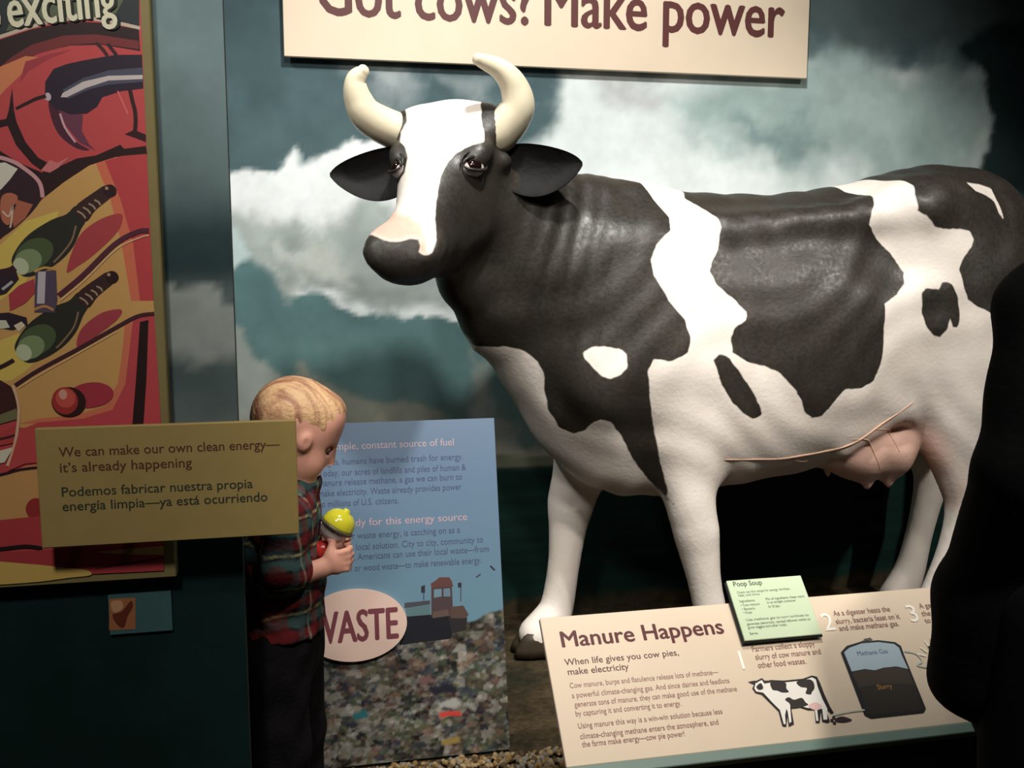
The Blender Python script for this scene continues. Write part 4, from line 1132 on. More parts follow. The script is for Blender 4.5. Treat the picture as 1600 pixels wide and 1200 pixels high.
# --- olive label standing off in front of poster and partition edge
t = thing('energy_label', (-0.216, -1.49, 0.731), 'olive label about making our own clean energy, standing off before poster and boy', 'sign')
mb = MB(); mb.box((-0.409, -1.500, 0.7315), (-0.023, -1.488, 0.9185), bev=0.0015)
mb.build('board', mat('olive_label', (176, 152, 94), 0.6, 0.3, mottled=0.03, noise_scale=40), t)
P_LAB = Plane((0, -1.500, 0), (1, 0, 0), (0, 0, 1))
a = Art(P_LAB)
line(a, (104, 60, 48), 'We can make our own clean energy\u2014', (-0.3768, 0.8747), (-0.0494, 0.8731), 0.0215, 0.006)
line(a, (104, 60, 48), 'it\u2019s already happening', (-0.3763, 0.8507), (-0.184, 0.849), 0.0215, 0.006)
a.build('lettering', t)
a = Art(P_LAB)
line(a, (58, 66, 54), 'Podemos fabricar nuestra propia', (-0.3757, 0.8137), (-0.093, 0.8096), 0.0215, 0.006)
line(a, (58, 66, 54), 'energ\u00eda limpia\u2014ya est\u00e1 ocurriendo', (-0.376, 0.7906), (-0.0709, 0.7875), 0.0215, 0.006)
a.build('lettering', t)
for x in (-0.33, -0.255):
    mb = MB(); mb.tube([(x, -1.4885, 0.825), (x, -1.4515, 0.825)], 0.008, n=12)
    mb.build('standoff', M_steel, t)

# --- little teal sticker under the poster
t = thing('teal_sticker', ((-0.284, 0.5906)[0], -1.42, 0.62), 'small teal placard with tiny orange picture under the retro poster', 'sign')
x0, z1 = (-0.3331, 0.6251); x1, z0 = (-0.2349, 0.5578)
mb = MB(); mb.box((x0, -1.426, z0), (x1, -1.4212, z1))
mb.build('board', mat('teal_card', (66, 104, 104), 0.6), t)
a = Art(Plane((0, -1.426, 0), (1, 0, 0), (0, 0, 1)))
a.shape((176, 112, 76), [(-0.3314, 0.6195), (-0.2907, 0.6187), (-0.2932, 0.5648), (-0.3341, 0.566)])
a.shape((110, 52, 34), [(-0.3278, 0.5919), (-0.3137, 0.5962), (-0.2979, 0.6137), (-0.2954, 0.6025), (-0.3041, 0.5878), (-0.311, 0.5685), (-0.3208, 0.5737)], True)
a.shape((214, 160, 120), [(-0.3287, 0.6138), (-0.3128, 0.6148), (-0.3114, 0.6016), (-0.3256, 0.5961)], True)
a.build('picture', t)

# --- leaning garbage panel with oval badge
B0 = np.array((0.452, -0.900, 0.0)); EB = np.array((0.0, 0.194, 0.776)); EB /= np.linalg.norm(EB)
P_BLU = Plane(B0, (1, 0, 0), EB)
t = thing('garbage_panel', (0.2, -0.86, 0.0), 'leaning glossy panel with blue sky text above a photo of a garbage heap', 'sign')
mb = MB(); mb.box((-0.47, -0.004, -0.014), (0.0, 0.802, -0.0005), ax=P_BLU.ax())
mb.build('board', mat('panel_core', (60, 78, 92), 0.5), t)
AB, F = grid_mesh((-0.47, -0.004), (0.0, 0.802), 0.0035)
A_, B_ = AB[:, 0], AB[:, 1]
hz = np.interp(A_, [-.5, -.30, -.21, -.14, -.06, 0], [.24, .25, .275, .292, .315, .330]) + 0.016 * fbm(A_ * 60, B_ * 10)
skyc = np.stack([np.interp(B_, [0.25, 0.45, 0.65, 0.80], lin(np.array([(104, 142, 158), (102, 130, 150), (104, 126, 150), (112, 130, 152)]))[:, i]) for i in range(3)], 1)
rg2 = np.random.default_rng(11)
pal = lin(np.array([(112, 108, 98), (146, 142, 132), (84, 84, 70), (58, 60, 52), (170, 164, 150), (98, 78, 70), (76, 84, 92), (120, 118, 92), (40, 40, 40), (150, 120, 104), (92, 104, 84), (184, 180, 172), (64, 60, 76)]))


def scraps(sx, sy, seed, dens):
    r_ = np.random.default_rng(seed)
    best = np.full(len(A_), 1e9); ci = np.zeros(len(A_), int)
    gx = A_ * sx + 0.8 * fbm(A_ * 60 + seed, B_ * 60); gy = B_ * sy + 0.8 * fbm(A_ * 60, B_ * 60 + seed)
    ix, iy = np.floor(gx).astype(int), np.floor(gy).astype(int)
    jx = r_.random((128, 128)); jy = r_.random((128, 128)); jc = r_.integers(0, len(pal), (128, 128))
    for dx in (-1, 0, 1):
        for dy in (-1, 0, 1):
            cx, cy = ix + dx, iy + dy
            d = np.hypot(gx - cx - jx[cx % 128, cy % 128], gy - cy - jy[cx % 128, cy % 128])
            m_ = d < best
            best = np.where(m_, d, best); ci = np.where(m_, jc[cx % 128, cy % 128], ci)
    return pal[ci] * (1.15 - 0.45 * best)[:, None]


g = 0.55 * scraps(42, 60, 1, 1) + 0.45 * scraps(95, 130, 2, 1)
g *= (1 + 1.0 * fbm(A_ * 16, B_ * 22))[:, None] * 0.66
g = paint(AB, np.clip(g, 0, 1), [
    ([(-0.1674, 0.0984), (-0.1162, 0.0966), (-0.1167, 0.0862), (-0.1678, 0.088)], (206, 70, 62), .002, .006, 60),
    ([(-0.3703, 0.1131), (-0.3416, 0.1222), (-0.3362, 0.104), (-0.3662, 0.101)], (48, 104, 112), .003, .01, 60),
    ([(-0.1912, 0.1574), (-0.1367, 0.163), (-0.1235, 0.1438), (-0.1766, 0.1366)], (42, 42, 52), .004, .02, 60),
    ([(-0.2134, 0.1817), (-0.1867, 0.1914), (-0.1751, 0.1724), (-0.2064, 0.1632)], (112, 84, 84), .004, .01, 60),
    ([(-0.1772, 0.1217), (-0.1304, 0.1294), (-0.1158, 0.1071), (-0.1623, 0.1084)], (168, 166, 160), .004, .02, 60),
    ([(-0.1655, 0.0344), (-0.1188, 0.0386), (-0.1195, 0.0238), (-0.1629, 0.0223)], (150, 128, 70), .003, .01, 60)])
a_ = sstep(B_, hz - 0.002, hz + 0.002)[:, None]
col = g * (1 - a_) + skyc * a_
V = P_BLU.o + A_[:, None] * P_BLU.ea + B_[:, None] * P_BLU.eb
pr = mesh_obj('photo_print', V, F, mat('glossy_print', (120, 140, 150), 0.22, 0.6, attr='print', bump=0.03, scale=9), t)
set_attr(pr, 'print', np.clip(col, 0.001, 1))
a = Art(P_BLU)
# compactor tractor in the photo
a.shape((70, 66, 74), [(-0.2418, 0.3619), (-0.1797, 0.3635), (-0.18, 0.3544), (-0.2423, 0.3498)])
a.shape((84, 112, 116), [(-0.2392, 0.3495), (-0.1801, 0.3528), (-0.1812, 0.327), (-0.2401, 0.3254)])
a.shape((22, 24, 32), [(-0.2492, 0.3291), (-0.1341, 0.3296), (-0.1264, 0.2893), (-0.1336, 0.2686), (-0.2177, 0.2662), (-0.2578, 0.2634)])
a.shape((40, 36, 38), [(-0.1374, 0.3268), (-0.1025, 0.3319), (-0.0907, 0.3141), (-0.0951, 0.2869), (-0.13, 0.2805)])
a.shape((92, 58, 54), [(-0.1765, 0.4031), (-0.162, 0.4113), (-0.1555, 0.417), (-0.1304, 0.4153), (-0.1245, 0.4057), (-0.1219, 0.3932), (-0.1753, 0.3938)])
a.shape((72, 56, 60), [(-0.1753, 0.3938), (-0.125, 0.3934), (-0.125, 0.3228), (-0.1782, 0.3237)])
a.shape((104, 130, 146), [(-0.1692, 0.3888), (-0.1504, 0.389), (-0.1512, 0.3706), (-0.1701, 0.3689)])
a.shape((98, 122, 138), [(-0.1457, 0.3887), (-0.13, 0.3891), (-0.1292, 0.3691), (-0.1465, 0.3703)])
a.shape((82, 64, 58), [(-0.1303, 0.3446), (-0.0987, 0.3454), (-0.0871, 0.323), (-0.0938, 0.3143), (-0.1315, 0.3172)])
a.shape((92, 74, 68), [(-0.1746, 0.3357), (-0.1369, 0.339), (-0.1344, 0.3235), (-0.1752, 0.3205)])
a.line((60, 58, 64), [(-0.194, 0.3951), (-0.1952, 0.3646)], 0.002, False)
a.line((60, 58, 64), [(-0.1028, 0.3949), (-0.1046, 0.355)], 0.002, False)
a.shape((40, 44, 54), [(-0.2001, 0.3985), (-0.1906, 0.401), (-0.1914, 0.3827), (-0.2007, 0.3833)])
a.shape((40, 44, 54), [(-0.1105, 0.4001), (-0.101, 0.401), (-0.1015, 0.3902), (-0.1094, 0.3892)])
a.build('tractor_picture', t)
a = Art(P_BLU)
a.line((44, 40, 52), [(-0.0274, 0.4365), (-0.0168, 0.4249)], 0.004)
a.build('bird', t)
a = Art(P_BLU)
a.line((54, 56, 60), [(-0.0639, 0.4109), (-0.0524, 0.4179)], 0.003)
a.build('bird', t)
a = Art(P_BLU)
HD1 = (182, 160, 166)
NAV = (70, 78, 112)
line(a, HD1, 'A simple, constant source of fuel', (-0.4318, 0.7312), (-0.1049, 0.7432), 0.026, 0.0)
a.build('heading', t)
a = Art(P_BLU)
for s_, p0, p1 in (('For ages, humans have burned trash for energy.', (-0.4539, 0.6998), (-0.0842, 0.7025)), ('Today, our acres of landfills and piles of human &', (-0.4365, 0.6728), (-0.0773, 0.6768)),
                   ('manure release methane, a gas we can burn to', (-0.4371, 0.6498), (-0.088, 0.6535)), ('make electricity. Waste already provides power', (-0.4377, 0.6254), (-0.0907, 0.6284)), ('to millions of U.S. citizens.', (-0.4384, 0.6009), (-0.2468, 0.6017)),
                   ):
    line(a, NAV, s_, p0, p1, 0.0225, 0.0)
a.build('paragraph', t)
a = Art(P_BLU)
for s_, p0, p1 in (('for waste energy, is catching on as a', (-0.3772, 0.5213), (-0.0987, 0.522)), ('big, local solution. City to city, community to', (-0.384, 0.4959), (-0.0424, 0.4936)), ('city, Americans can use their local waste\u2014from', (-0.3848, 0.4716), (-0.029, 0.4709)), ('farm or wood waste\u2014to make renewable energy.', (-0.3947, 0.4436), (-0.0495, 0.4457))):
    line(a, NAV, s_, p0, p1, 0.0225, 0.0)
a.build('paragraph', t)
a = Art(P_BLU)
line(a, (186, 156, 164), 'Get ready for this energy source', (-0.4368, 0.5506), (-0.0798, 0.5522), 0.026, 0.0)
a.build('heading', t)

b = thing('waste_badge', tuple(P_BLU.at(-0.36, 0.315, 0.006)), 'cream oval badge reading WASTE on the garbage panel behind the boy', 'sign')
ca, cb = (-0.3613, 0.3195)
ra = (-0.2385, 0.3161)[0] - ca; rb_ = ((-0.3572, 0.4028)[1] - (-0.3565, 0.2346)[1]) / 2
n = 56
mb = MB()
ring = [(ca + ra * math.cos(2 * math.pi * i / n), cb + rb_ * math.sin(2 * math.pi * i / n)) for i in range(n)]
V = [P_BLU.at(u, v, 0.0012) for u, v in ring] + [P_BLU.at(u, v, 0.012) for u, v in ring]
mb.add(V, [list(range(n, 2 * n)), list(range(n))[::-1]] + [[i, (i + 1) % n, n + (i + 1) % n, n + i] for i in range(n)])
mb.build('board', mat('oval_cream', (214, 184, 170), 0.6, 0.3), b)
a = Art(Plane(P_BLU.at(0, 0, 0.012), P_BLU.ea, P_BLU.eb))
line(a, (112, 58, 66), 'WASTE', (-0.4677, 0.285), (-0.2613, 0.2803), 0.104, 0.020)
a.build('lettering', b)

# --- sloped reading rail in front of the cow
M0 = np.array((0.476, -1.328, 0.178)); MEB = np.array((0.0, 0.228, 0.222)); MEB /= np.linalg.norm(MEB)
P_MAN = Plane(M0, (1, 0, 0), MEB)
t = thing('manure_panel', (1.1, -1.25, 0.0), 'sloped cream reading panel with bold heading Manure Happens below the cow', 'sign')
mb = MB(); mb.box((0.0, 0.0, -0.014), (1.30, 0.318, 0.0), ax=P_MAN.ax(), bev=0.0015)
mb.build('board', M_cream, t)
mb = MB(); mb.box((-0.002, -0.022, -0.030), (1.302, -0.0005, 0.004), ax=P_MAN.ax(), bev=0.002)
tag(mb.build('edge_rail', mat('grey_green_rail', (120, 142, 132), 0.5, 0.4), t), 'grey-green front rail')
mb = MB(); mb.box((0.02, 0.0, -0.029), (1.28, 0.30, -0.0145), ax=P_MAN.ax())
mb.build('tray', M_black, t)
mb = MB(); mb.box((0.62, -1.29, 0.0), (1.62, -1.21, 0.185))
mb.build('stand', M_black, t)
a = Art(P_MAN)
BR2 = (98, 66, 66); GR2 = (150, 112, 106)
line(a, (92, 44, 46), 'Manure Happens', (0.0384, 0.2481), (0.4094, 0.2471), 0.051, 0.022)
line(a, BR2, 'When life gives you cow pies,', (0.0362, 0.2069), (0.2916, 0.2069), 0.0205, 0.008)
line(a, BR2, 'make electricity', (0.0392, 0.1856), (0.1732, 0.1859), 0.0205, 0.008)
for s_, p0, p1 in (('Cow manure, burps and flatulence release lots of methane\u2014', (0.0378, 0.1567), (0.3691, 0.158)), ('a powerful climate-changing gas. And since dairies and feedlots', (0.038, 0.1363), (0.3876, 0.1364)),
                   ('generate tons of manure, they can make good use of the methane', (0.0398, 0.1173), (0.3992, 0.117)), ('by capturing it and converting it to energy.', (0.0389, 0.0988), (0.2679, 0.0979)),
                   ('Using manure this way is a win-win solution because less', (0.0391, 0.0726), (0.3524, 0.0733)), ('climate-changing methane enters the atmosphere, and', (0.039, 0.0519), (0.3373, 0.0519)), ('the farms make energy\u2014cow pie power!', (0.0397, 0.0353), (0.258, 0.0361)),
                   ):
    line(a, GR2, s_, p0, p1, 0.0165, 0.002)
for s_, p0, p1 in (('Farmers collect a sloppy', (0.4618, 0.2006), (0.6124, 0.1993)), ('slurry of cow manure and', (0.4631, 0.1813), (0.6195, 0.1807)), ('other food wastes.', (0.4629, 0.1624), (0.577, 0.1623)),
                   ('As a digester heats the', (0.6837, 0.2658), (0.8279, 0.2667)), ('slurry, bacteria feast on it', (0.6823, 0.2455), (0.8444, 0.2478)), ('and make methane gas.', (0.6841, 0.2298), (0.8348, 0.2296)),
                   ('A generator burns', (0.9047, 0.267), (1.029, 0.2668)), ('the methane gas', (0.9026, 0.2478), (1.019, 0.2479)), ('to make power.', (0.9029, 0.2302), (1.011, 0.2308))):
    line(a, GR2, s_, p0, p1, 0.0185, 0.002)
WH = (255, 250, 238)
for s_, p, p2 in (('1', (0.4255, 0.1629), (0.4527, 0.1633)), ('2', (0.6502, 0.2327), (0.6853, 0.2328)), ('3', (0.869, 0.2362), (0.8993, 0.2369))):
    a.text(WH, s_, p[0], p[1], 0.060, None, 0.006)
# drawn cow
a.shape((40, 34, 34), [(0.4346, 0.1306), (0.4493, 0.1349), (0.4628, 0.1394), (0.4687, 0.1302), (0.4803, 0.1334), (0.5118, 0.1291), (0.5558, 0.1293), (0.579, 0.1344), (0.5898, 0.1305), (0.5919, 0.1159), (0.5924, 0.093), (0.5952, 0.0647), (0.5988, 0.0505), (0.592, 0.0484), (0.5845, 0.0602), (0.583, 0.0328), (0.5762, 0.0308), (0.5658, 0.0345), (0.5709, 0.056), (0.559, 0.0325), (0.5505, 0.0333), (0.5575, 0.06), (0.5431, 0.0614), (0.5277, 0.0685), (0.5067, 0.0678), (0.5012, 0.0355), (0.488, 0.0315), (0.4925, 0.0527), (0.4823, 0.032), (0.4743, 0.0342), (0.4763, 0.0652), (0.4646, 0.0829), (0.4509, 0.1037), (0.4379, 0.1091), (0.4339, 0.1193), (0.4409, 0.1272)])
a.c += 0.0002
a.shape((246, 240, 232), [(0.4447, 0.1296), (0.4614, 0.1352), (0.4678, 0.1275), (0.4803, 0.1292), (0.5104, 0.1249), (0.5543, 0.1251), (0.5774, 0.1302), (0.5847, 0.1252), (0.5829, 0.1081), (0.5839, 0.0826), (0.5874, 0.0599), (0.5787, 0.0373), (0.5701, 0.0382), (0.5758, 0.061), (0.5642, 0.0621), (0.5577, 0.0367), (0.5534, 0.0371), (0.5594, 0.0654), (0.5445, 0.0654), (0.5263, 0.0728), (0.5053, 0.072), (0.4973, 0.0413), (0.4917, 0.0378), (0.4962, 0.0633), (0.4953, 0.0689), (0.4878, 0.0559), (0.4828, 0.0374), (0.4785, 0.0378), (0.4801, 0.0676), (0.4684, 0.0853), (0.4552, 0.1075), (0.4403, 0.1117), (0.4382, 0.1189)])
BK = (52, 46, 44)
a.shape(BK, [(0.4803, 0.1292), (0.5118, 0.1248), (0.5104, 0.1121), (0.5133, 0.1034), (0.4984, 0.1034), (0.4882, 0.1086), (0.4776, 0.1124)], True)
a.shape(BK, [(0.5386, 0.1237), (0.567, 0.1268), (0.5768, 0.1202), (0.5746, 0.1061), (0.5657, 0.0984), (0.5607, 0.0932), (0.5501, 0.0971), (0.557, 0.1077), (0.5434, 0.1119)], True)
a.shape(BK, [(0.499, 0.0879), (0.5095, 0.0925), (0.5191, 0.086), (0.5379, 0.0884), (0.5432, 0.0781), (0.547, 0.0721), (0.5277, 0.0685), (0.5072, 0.0691), (0.5062, 0.0789)], True)
a.shape(BK, [(0.4434, 0.1213), (0.4562, 0.1286), (0.4583, 0.117), (0.4483, 0.1138)], True)
a.shape(BK, [(0.4282, 0.134), (0.445, 0.1353), (0.4509, 0.1305), (0.4384, 0.1288)])
a.shape(BK, [(0.4609, 0.1338), (0.4783, 0.1322), (0.4798, 0.1278), (0.4644, 0.1264)])
a.shape((236, 196, 190), [(0.546, 0.0695), (0.5634, 0.0761), (0.5759, 0.0693), (0.5729, 0.0613), (0.5575, 0.06)], True)
a.shape((60, 48, 50), [(0.5965, 0.0369), (0.613, 0.0408), (0.6288, 0.0351), (0.633, 0.0306), (0.6141, 0.0283), (0.5974, 0.0314)], True)
for q in ((0.5947, 0.0399), (0.592, 0.0292), (0.5883, 0.035)):
    a.disc((60, 48, 50), q, 0.004, 0.003)
# digester
a.shape((38, 38, 42), [(0.666, 0.1796), (0.6855, 0.1929), (0.725, 0.2002), (0.7681, 0.1995), (0.8067, 0.1915), (0.8168, 0.1814), (0.8155, 0.1603), (0.8141, 0.0378), (0.8044, 0.0303), (0.6782, 0.0302), (0.6664, 0.0383)])
a.c += 0.0002
a.shape((172, 190, 200), [(0.6736, 0.1789), (0.6899, 0.188), (0.7247, 0.1956), (0.7662, 0.195), (0.8016, 0.1874), (0.8102, 0.1774), (0.8093, 0.1608), (0.8107, 0.1277), (0.7856, 0.136), (0.7538, 0.1359), (0.7301, 0.1321), (0.7071, 0.1372), (0.6747, 0.1343)])
a.shape((66, 56, 50), [(0.6741, 0.1329), (0.7065, 0.1358), (0.7296, 0.1307), (0.7532, 0.1345), (0.785, 0.1345), (0.8085, 0.1265), (0.8095, 0.0897), (0.6768, 0.0936)])
a.shape((50, 46, 40), [(0.679, 0.0991), (0.7394, 0.1021), (0.8077, 0.0928), (0.8093, 0.041), (0.8009, 0.0362), (0.6834, 0.0352), (0.6739, 0.0417)], False)
line(a, (70, 74, 120), 'Methane Gas', (0.7036, 0.1672), (0.7788, 0.1681), 0.0155, 0.003)
line(a, (176, 124, 60), 'Slurry', (0.72, 0.0895), (0.7557, 0.089), 0.0155, 0.003)
for k in range(3):
    a.line((60, 56, 56), [(0.7265, 0.2), (0.7532, 0.2023)] if k == 0 else ([(0.733, 0.2041), (0.7513, 0.2056)] if k == 1 else [(0.7244, 0.1987), (0.7544, 0.1976)]), 0.0025, False)
for p, q in (((0.8624, 0.1744), (0.8742, 0.1611)), ((0.8802, 0.1882), (0.8846, 0.1694)), ((0.8479, 0.1604), (0.8671, 0.1526)), ((0.897, 0.1961), (0.8952, 0.1746))):
    a.line(WH, [p, q], 0.003, False)
for k in range(4):
    y_ = k * 0.007
    p, q = (0.8812, 0.1727), (0.933, 0.1744)
    a.line((60, 52, 50), [(p[0], p[1] - y_), (q[0], q[1] - y_)], 0.0045, False)
a.line((196, 204, 190), [(0.5938, 0.0454), (0.6405, 0.0491), (0.6708, 0.049)], 0.003)
a.line((196, 204, 190), [(0.8194, 0.169), (0.8448, 0.1607), (0.8524, 0.1419), (0.8361, 0.1344), (0.8613, 0.1261)], 0.003)
a.build('artwork', t)

# --- green recipe card raised over the reading panel
t = thing('recipe_card', tuple(P_MAN.at(0.53, 0.29, 0.012)), 'pale green recipe card titled Poop Soup raised above the reading panel', 'sign')
x0, y1 = (0.4456, 0.3625); x1, y0 = (0.6218, 0.2138)
x0 = ((0.4456, 0.3625)[0] + (0.4397, 0.2205)[0]) / 2; x1 = ((0.633, 0.3647)[0] + (0.6229, 0.2168)[0]) / 2
y0 = ((0.4397, 0.2205)[1] + (0.6229, 0.2168)[1]) / 2; y1 = ((0.4456, 0.3625)[1] + (0.633, 0.3647)[1]) / 2
mb = MB(); mb.box((x0, y0, 0.014), (x1, y1, 0.020), ax=P_MAN.ax(), bev=0.001)
mb.build('card', mat('pale_green_card', (204, 220, 186), 0.5, 0.3), t)
mb = MB(); mb.box((x0 - 0.004, y0 - 0.003, 0.0095), (x1 + 0.003, y1 - 0.002, 0.0138), ax=P_MAN.ax())
mb.build('backing', M_black, t)
mb = MB(); mb.box((x0 + 0.03, y0 + 0.02, 0.0006), (x1 - 0.03, y1 - 0.07, 0.0094), ax=P_MAN.ax())
mb.build('spacer', M_black, t)
a = Art(Plane(P_MAN.at(0, 0, 0.020), P_MAN.ea, P_MAN.eb))
DK = (58, 62, 58)
line(a, DK, 'Poop Soup', (0.4565, 0.3472), (0.5262, 0.3483), 0.0175, 0.008)
for s_, p0, p1 in (('Check out this recipe for energy, fertilizer,', (0.4588, 0.3295), (0.5902, 0.3305)), ('heat, and more', (0.4599, 0.3231), (0.5113, 0.3222)),
                   ('Ingredients:', (0.4581, 0.3075), (0.496, 0.3092)), ('\u2022 Cow manure', (0.4582, 0.2981), (0.5036, 0.2992)), ('\u2022 Bacteria', (0.4584, 0.2888), (0.4895, 0.2894)), ('\u2022 Water', (0.4585, 0.2795), (0.4805, 0.2808)),
                   ('Mix all ingredients. Keep warm', (0.5224, 0.3087), (0.6176, 0.3091)), ('in an airtight container', (0.5229, 0.3008), (0.5936, 0.2999)), ('for 20 days.', (0.5224, 0.2898), (0.5509, 0.2907)),
                   ('Use methane gas to turn turbines to', (0.4597, 0.264), (0.6116, 0.2623)), ('generate electricity, spread leftover solids to', (0.4584, 0.255), (0.6123, 0.2514)), ('grow veggies and other crops.', (0.4585, 0.2459), (0.5518, 0.2441)), ('Serve.', (0.4582, 0.2309), (0.478, 0.2307))):
    line(a, (96, 104, 92), s_, p0, p1, 0.0085, 0.0)
a.build('lettering', t)


# ================================================================== PEOPLE
def half(fd, p, n, k=0.0):
    """keep only the side the normal points away from"""
    X, Y, Z = np.meshgrid(*fd.ax, indexing='ij')
    f = (X - p[0]) * n[0] + (Y - p[1]) * n[1] + (Z - p[2]) * n[2]
    fd.d = np.maximum(fd.d, f.astype(np.float32))


M_skin = mat('fair_skin', (226, 164, 142), 0.55, 0.4, mottled=0.05, noise_scale=40)

# ---------------------------------------------------------------- boy, in profile, looking down to the right
BY = -1.215
boy = thing('boy', (-0.06, BY, 0.0), 'young blond boy in plaid shirt and dark trousers holding a toy, facing right', 'person')
ct, st_ = math.cos(math.radians(24)), math.sin(math.radians(24))
BF = np.array((ct, 0, -st_)); BU = np.array((st_, 0, ct)); BR = np.array((0, -1, 0))
BC = np.array((-0.024, BY, 0.869))
HS = 0.935


def bh(f, u, r=0.0):
    return BC + (BF * f + BU * u + BR * r) * HS


AX = (BF, BR, BU)


def boy_body(fd):
    fd.ell(BC, (.083 * HS, .068 * HS, .080 * HS), .01, AX)
    fd.ell(bh(-.012, .006), (.078 * HS, .069 * HS, .076 * HS), .02, AX)
    fd.ell(bh(.030, -.045), (.056 * HS, .056 * HS, .058 * HS), .03, AX)                 # face
    fd.ell(bh(.040, -.085), (.034 * HS, .040 * HS, .026 * HS), .03, AX)                 # jaw
    fd.ell(bh(.062, -.098), (.014 * HS, .018 * HS, .012 * HS), .018, AX)                # chin
    fd.ell(bh(.062, .030), (.020 * HS, .045 * HS, .034 * HS), .03, AX)                  # forehead
    for r in (-1, 1):
        fd.ell(bh(.050, -.062, r * .036), (.024 * HS, .020 * HS, .024 * HS), .02, AX)   # cheek
        fd.ell(bh(.074, -.026, r * .026), (.010 * HS, .014 * HS, .009 * HS), .010, AX, True)
    fd.seg(bh(.078, -.022), bh(.092, -.052), (.006, .006), (.0112, .0086), .016, (0, 1, 0))   # nose
    fd.ell(bh(.083, -.076), (.009 * HS, .016 * HS, .005 * HS), .007, AX)
    fd.ell(bh(.080, -.085), (.008 * HS, .014 * HS, .005 * HS), .007, AX)
    fd.seg(bh(.094, -.0805, -.014), bh(.094, -.0805, .014), .002, .002, .004, sub=True)
    for r in (-1, 1):                                                    # ears
        fd.ell(bh(.024, -.022, r * .069), (.014 * HS, .011 * HS, .020 * HS), .006, AX)
        fd.ell(bh(.029, -.022, r * .081), (.0065 * HS, .006 * HS, .011 * HS), .005, AX, True)
    fd.seg((-.032, BY, .73), (-.020, BY, .80), .036, .036, .025)         # neck
    fd.seg((-.055, BY, .70), (-.060, BY, .58), (.088, .058), (.084, .060), .03)
    fd.seg((-.060, BY, .58), (-.062, BY, .46), (.082, .062), (.080, .062), .03)
    for s in (-1, 1):
        y = BY + s * .088
        fd.seg((-.050, BY + s * .05, .705), (-.048, y, .695), .036, .034, .03)
        ew = (-.058, BY + s * .112, .600)
        wr = (.010, BY + s * .078, .604)
        fd.seg((-.048, y, .695), ew, .030, .024, .02)
        fd.seg(ew, wr, .0245, .0165, .012)
        hand(fd, wr, s)
        fd.seg((-.068 if s < 0 else -.052, BY + s * .045, .44), (-.07 if s < 0 else -.05, BY + s * .048, .24), .052, .040, .03)
        fd.seg((-.07 if s < 0 else -.05, BY + s * .048, .24), (-.075 if s < 0 else -.055, BY + s * .048, .06), .040, .028, .02)
        fd.seg((-.075 if s < 0 else -.055, BY + s * .048, .045), (.005 if s < 0 else .025, BY + s * .050, .030), .030, .024, .02)


def hand(fd, wr, s):
    """palm, four unequal fingers bent round the toy, thumb on top; s=-1 is the hand near the viewer"""
    w = np.array(wr)
    i = -s                                     # inwards across the body
    pc = w + (.024, i * .004, .008)
    fd.seg(w, pc, (.010, .015), (.011, .021), .010)
    fd.seg(pc, pc + (.008, i * .001, .004), (.010, .021), (.010, .019), .006)
    for k, (dz, L) in enumerate(((.017, .92), (.006, 1.0), (-.005, .95), (-.016, .78))):
        b = pc + (.012, 0, dz * .95 + .003)
        k1 = b + np.array((.016, i * .005, dz * .12)) * L
        k2 = k1 + np.array((.007, i * .015, .001)) * L
        k3 = k2 + np.array((-.007, i * .011, .000)) * L
        fd.seg(b, k1, .0068, .0064, .004); fd.seg(k1, k2, .0064, .0058, .002); fd.seg(k2, k3, .0058, .0052, .002)
    t0 = pc + (-.006, i * .004, .016)
    t1 = t0 + (.006, i * .006, .019)
    t2 = t1 + (-.008, i * .012, .011)
    fd.seg(t0, t1, .0090, .0074, .008); fd.seg(t1, t2, .0074, .0058, .002)


fd = Field((-.20, BY - .17, -.01), (.125, BY + .17, .985), 0.0036)
boy_body(fd)
V, F = fd.mesh(1)
mesh_obj('body', V, F, M_skin, boy, True)

# eye lids and lashes
M_lash = mat('lash', (70, 50, 44), 0.6)
for r in (-1, 1):
    mb = MB(); mb.ball(bh(.070, -.029, r * .029), (.0085, .009, .0065), ax=AX)
    e_ = mb.build('eye', mat('eye_ball', (150, 130, 122), 0.2), boy, True)
    mb = MB(); mb.ball(bh(.0765, -.031, r * .030), (.0032, .0042, .0040), ax=AX)
    tag(mb.build('iris', mat('blue_iris', (46, 48, 58), 0.15), e_, True), 'dark iris')
    mb = MB(); mb.tube([bh(.074, -.027, r * .021), bh(.0795, -.028, r * .027), bh(.079, -.029, r * .033), bh(.071, -.031, r * .040)], [.0014, .0020, .0020, .0012], n=6)
    mb.build('eyelash', M_lash, boy, True)
    mb = MB(); mb.ball(bh(.0705, -.0245, r * .0285), (.0086, .0098, .0062), ax=AX)
    mb.build('eyelid', M_skin, boy, True)
    mb = MB(); mb.tube([bh(.084, -.008, r * .014), bh(.083, -.004, r * .026), bh(.072, -.007, r * .040)], [.0014, .002, .0012], n=6)
    mb.build('eyebrow', mat('brow', (190, 140, 110), 0.8), boy, True)

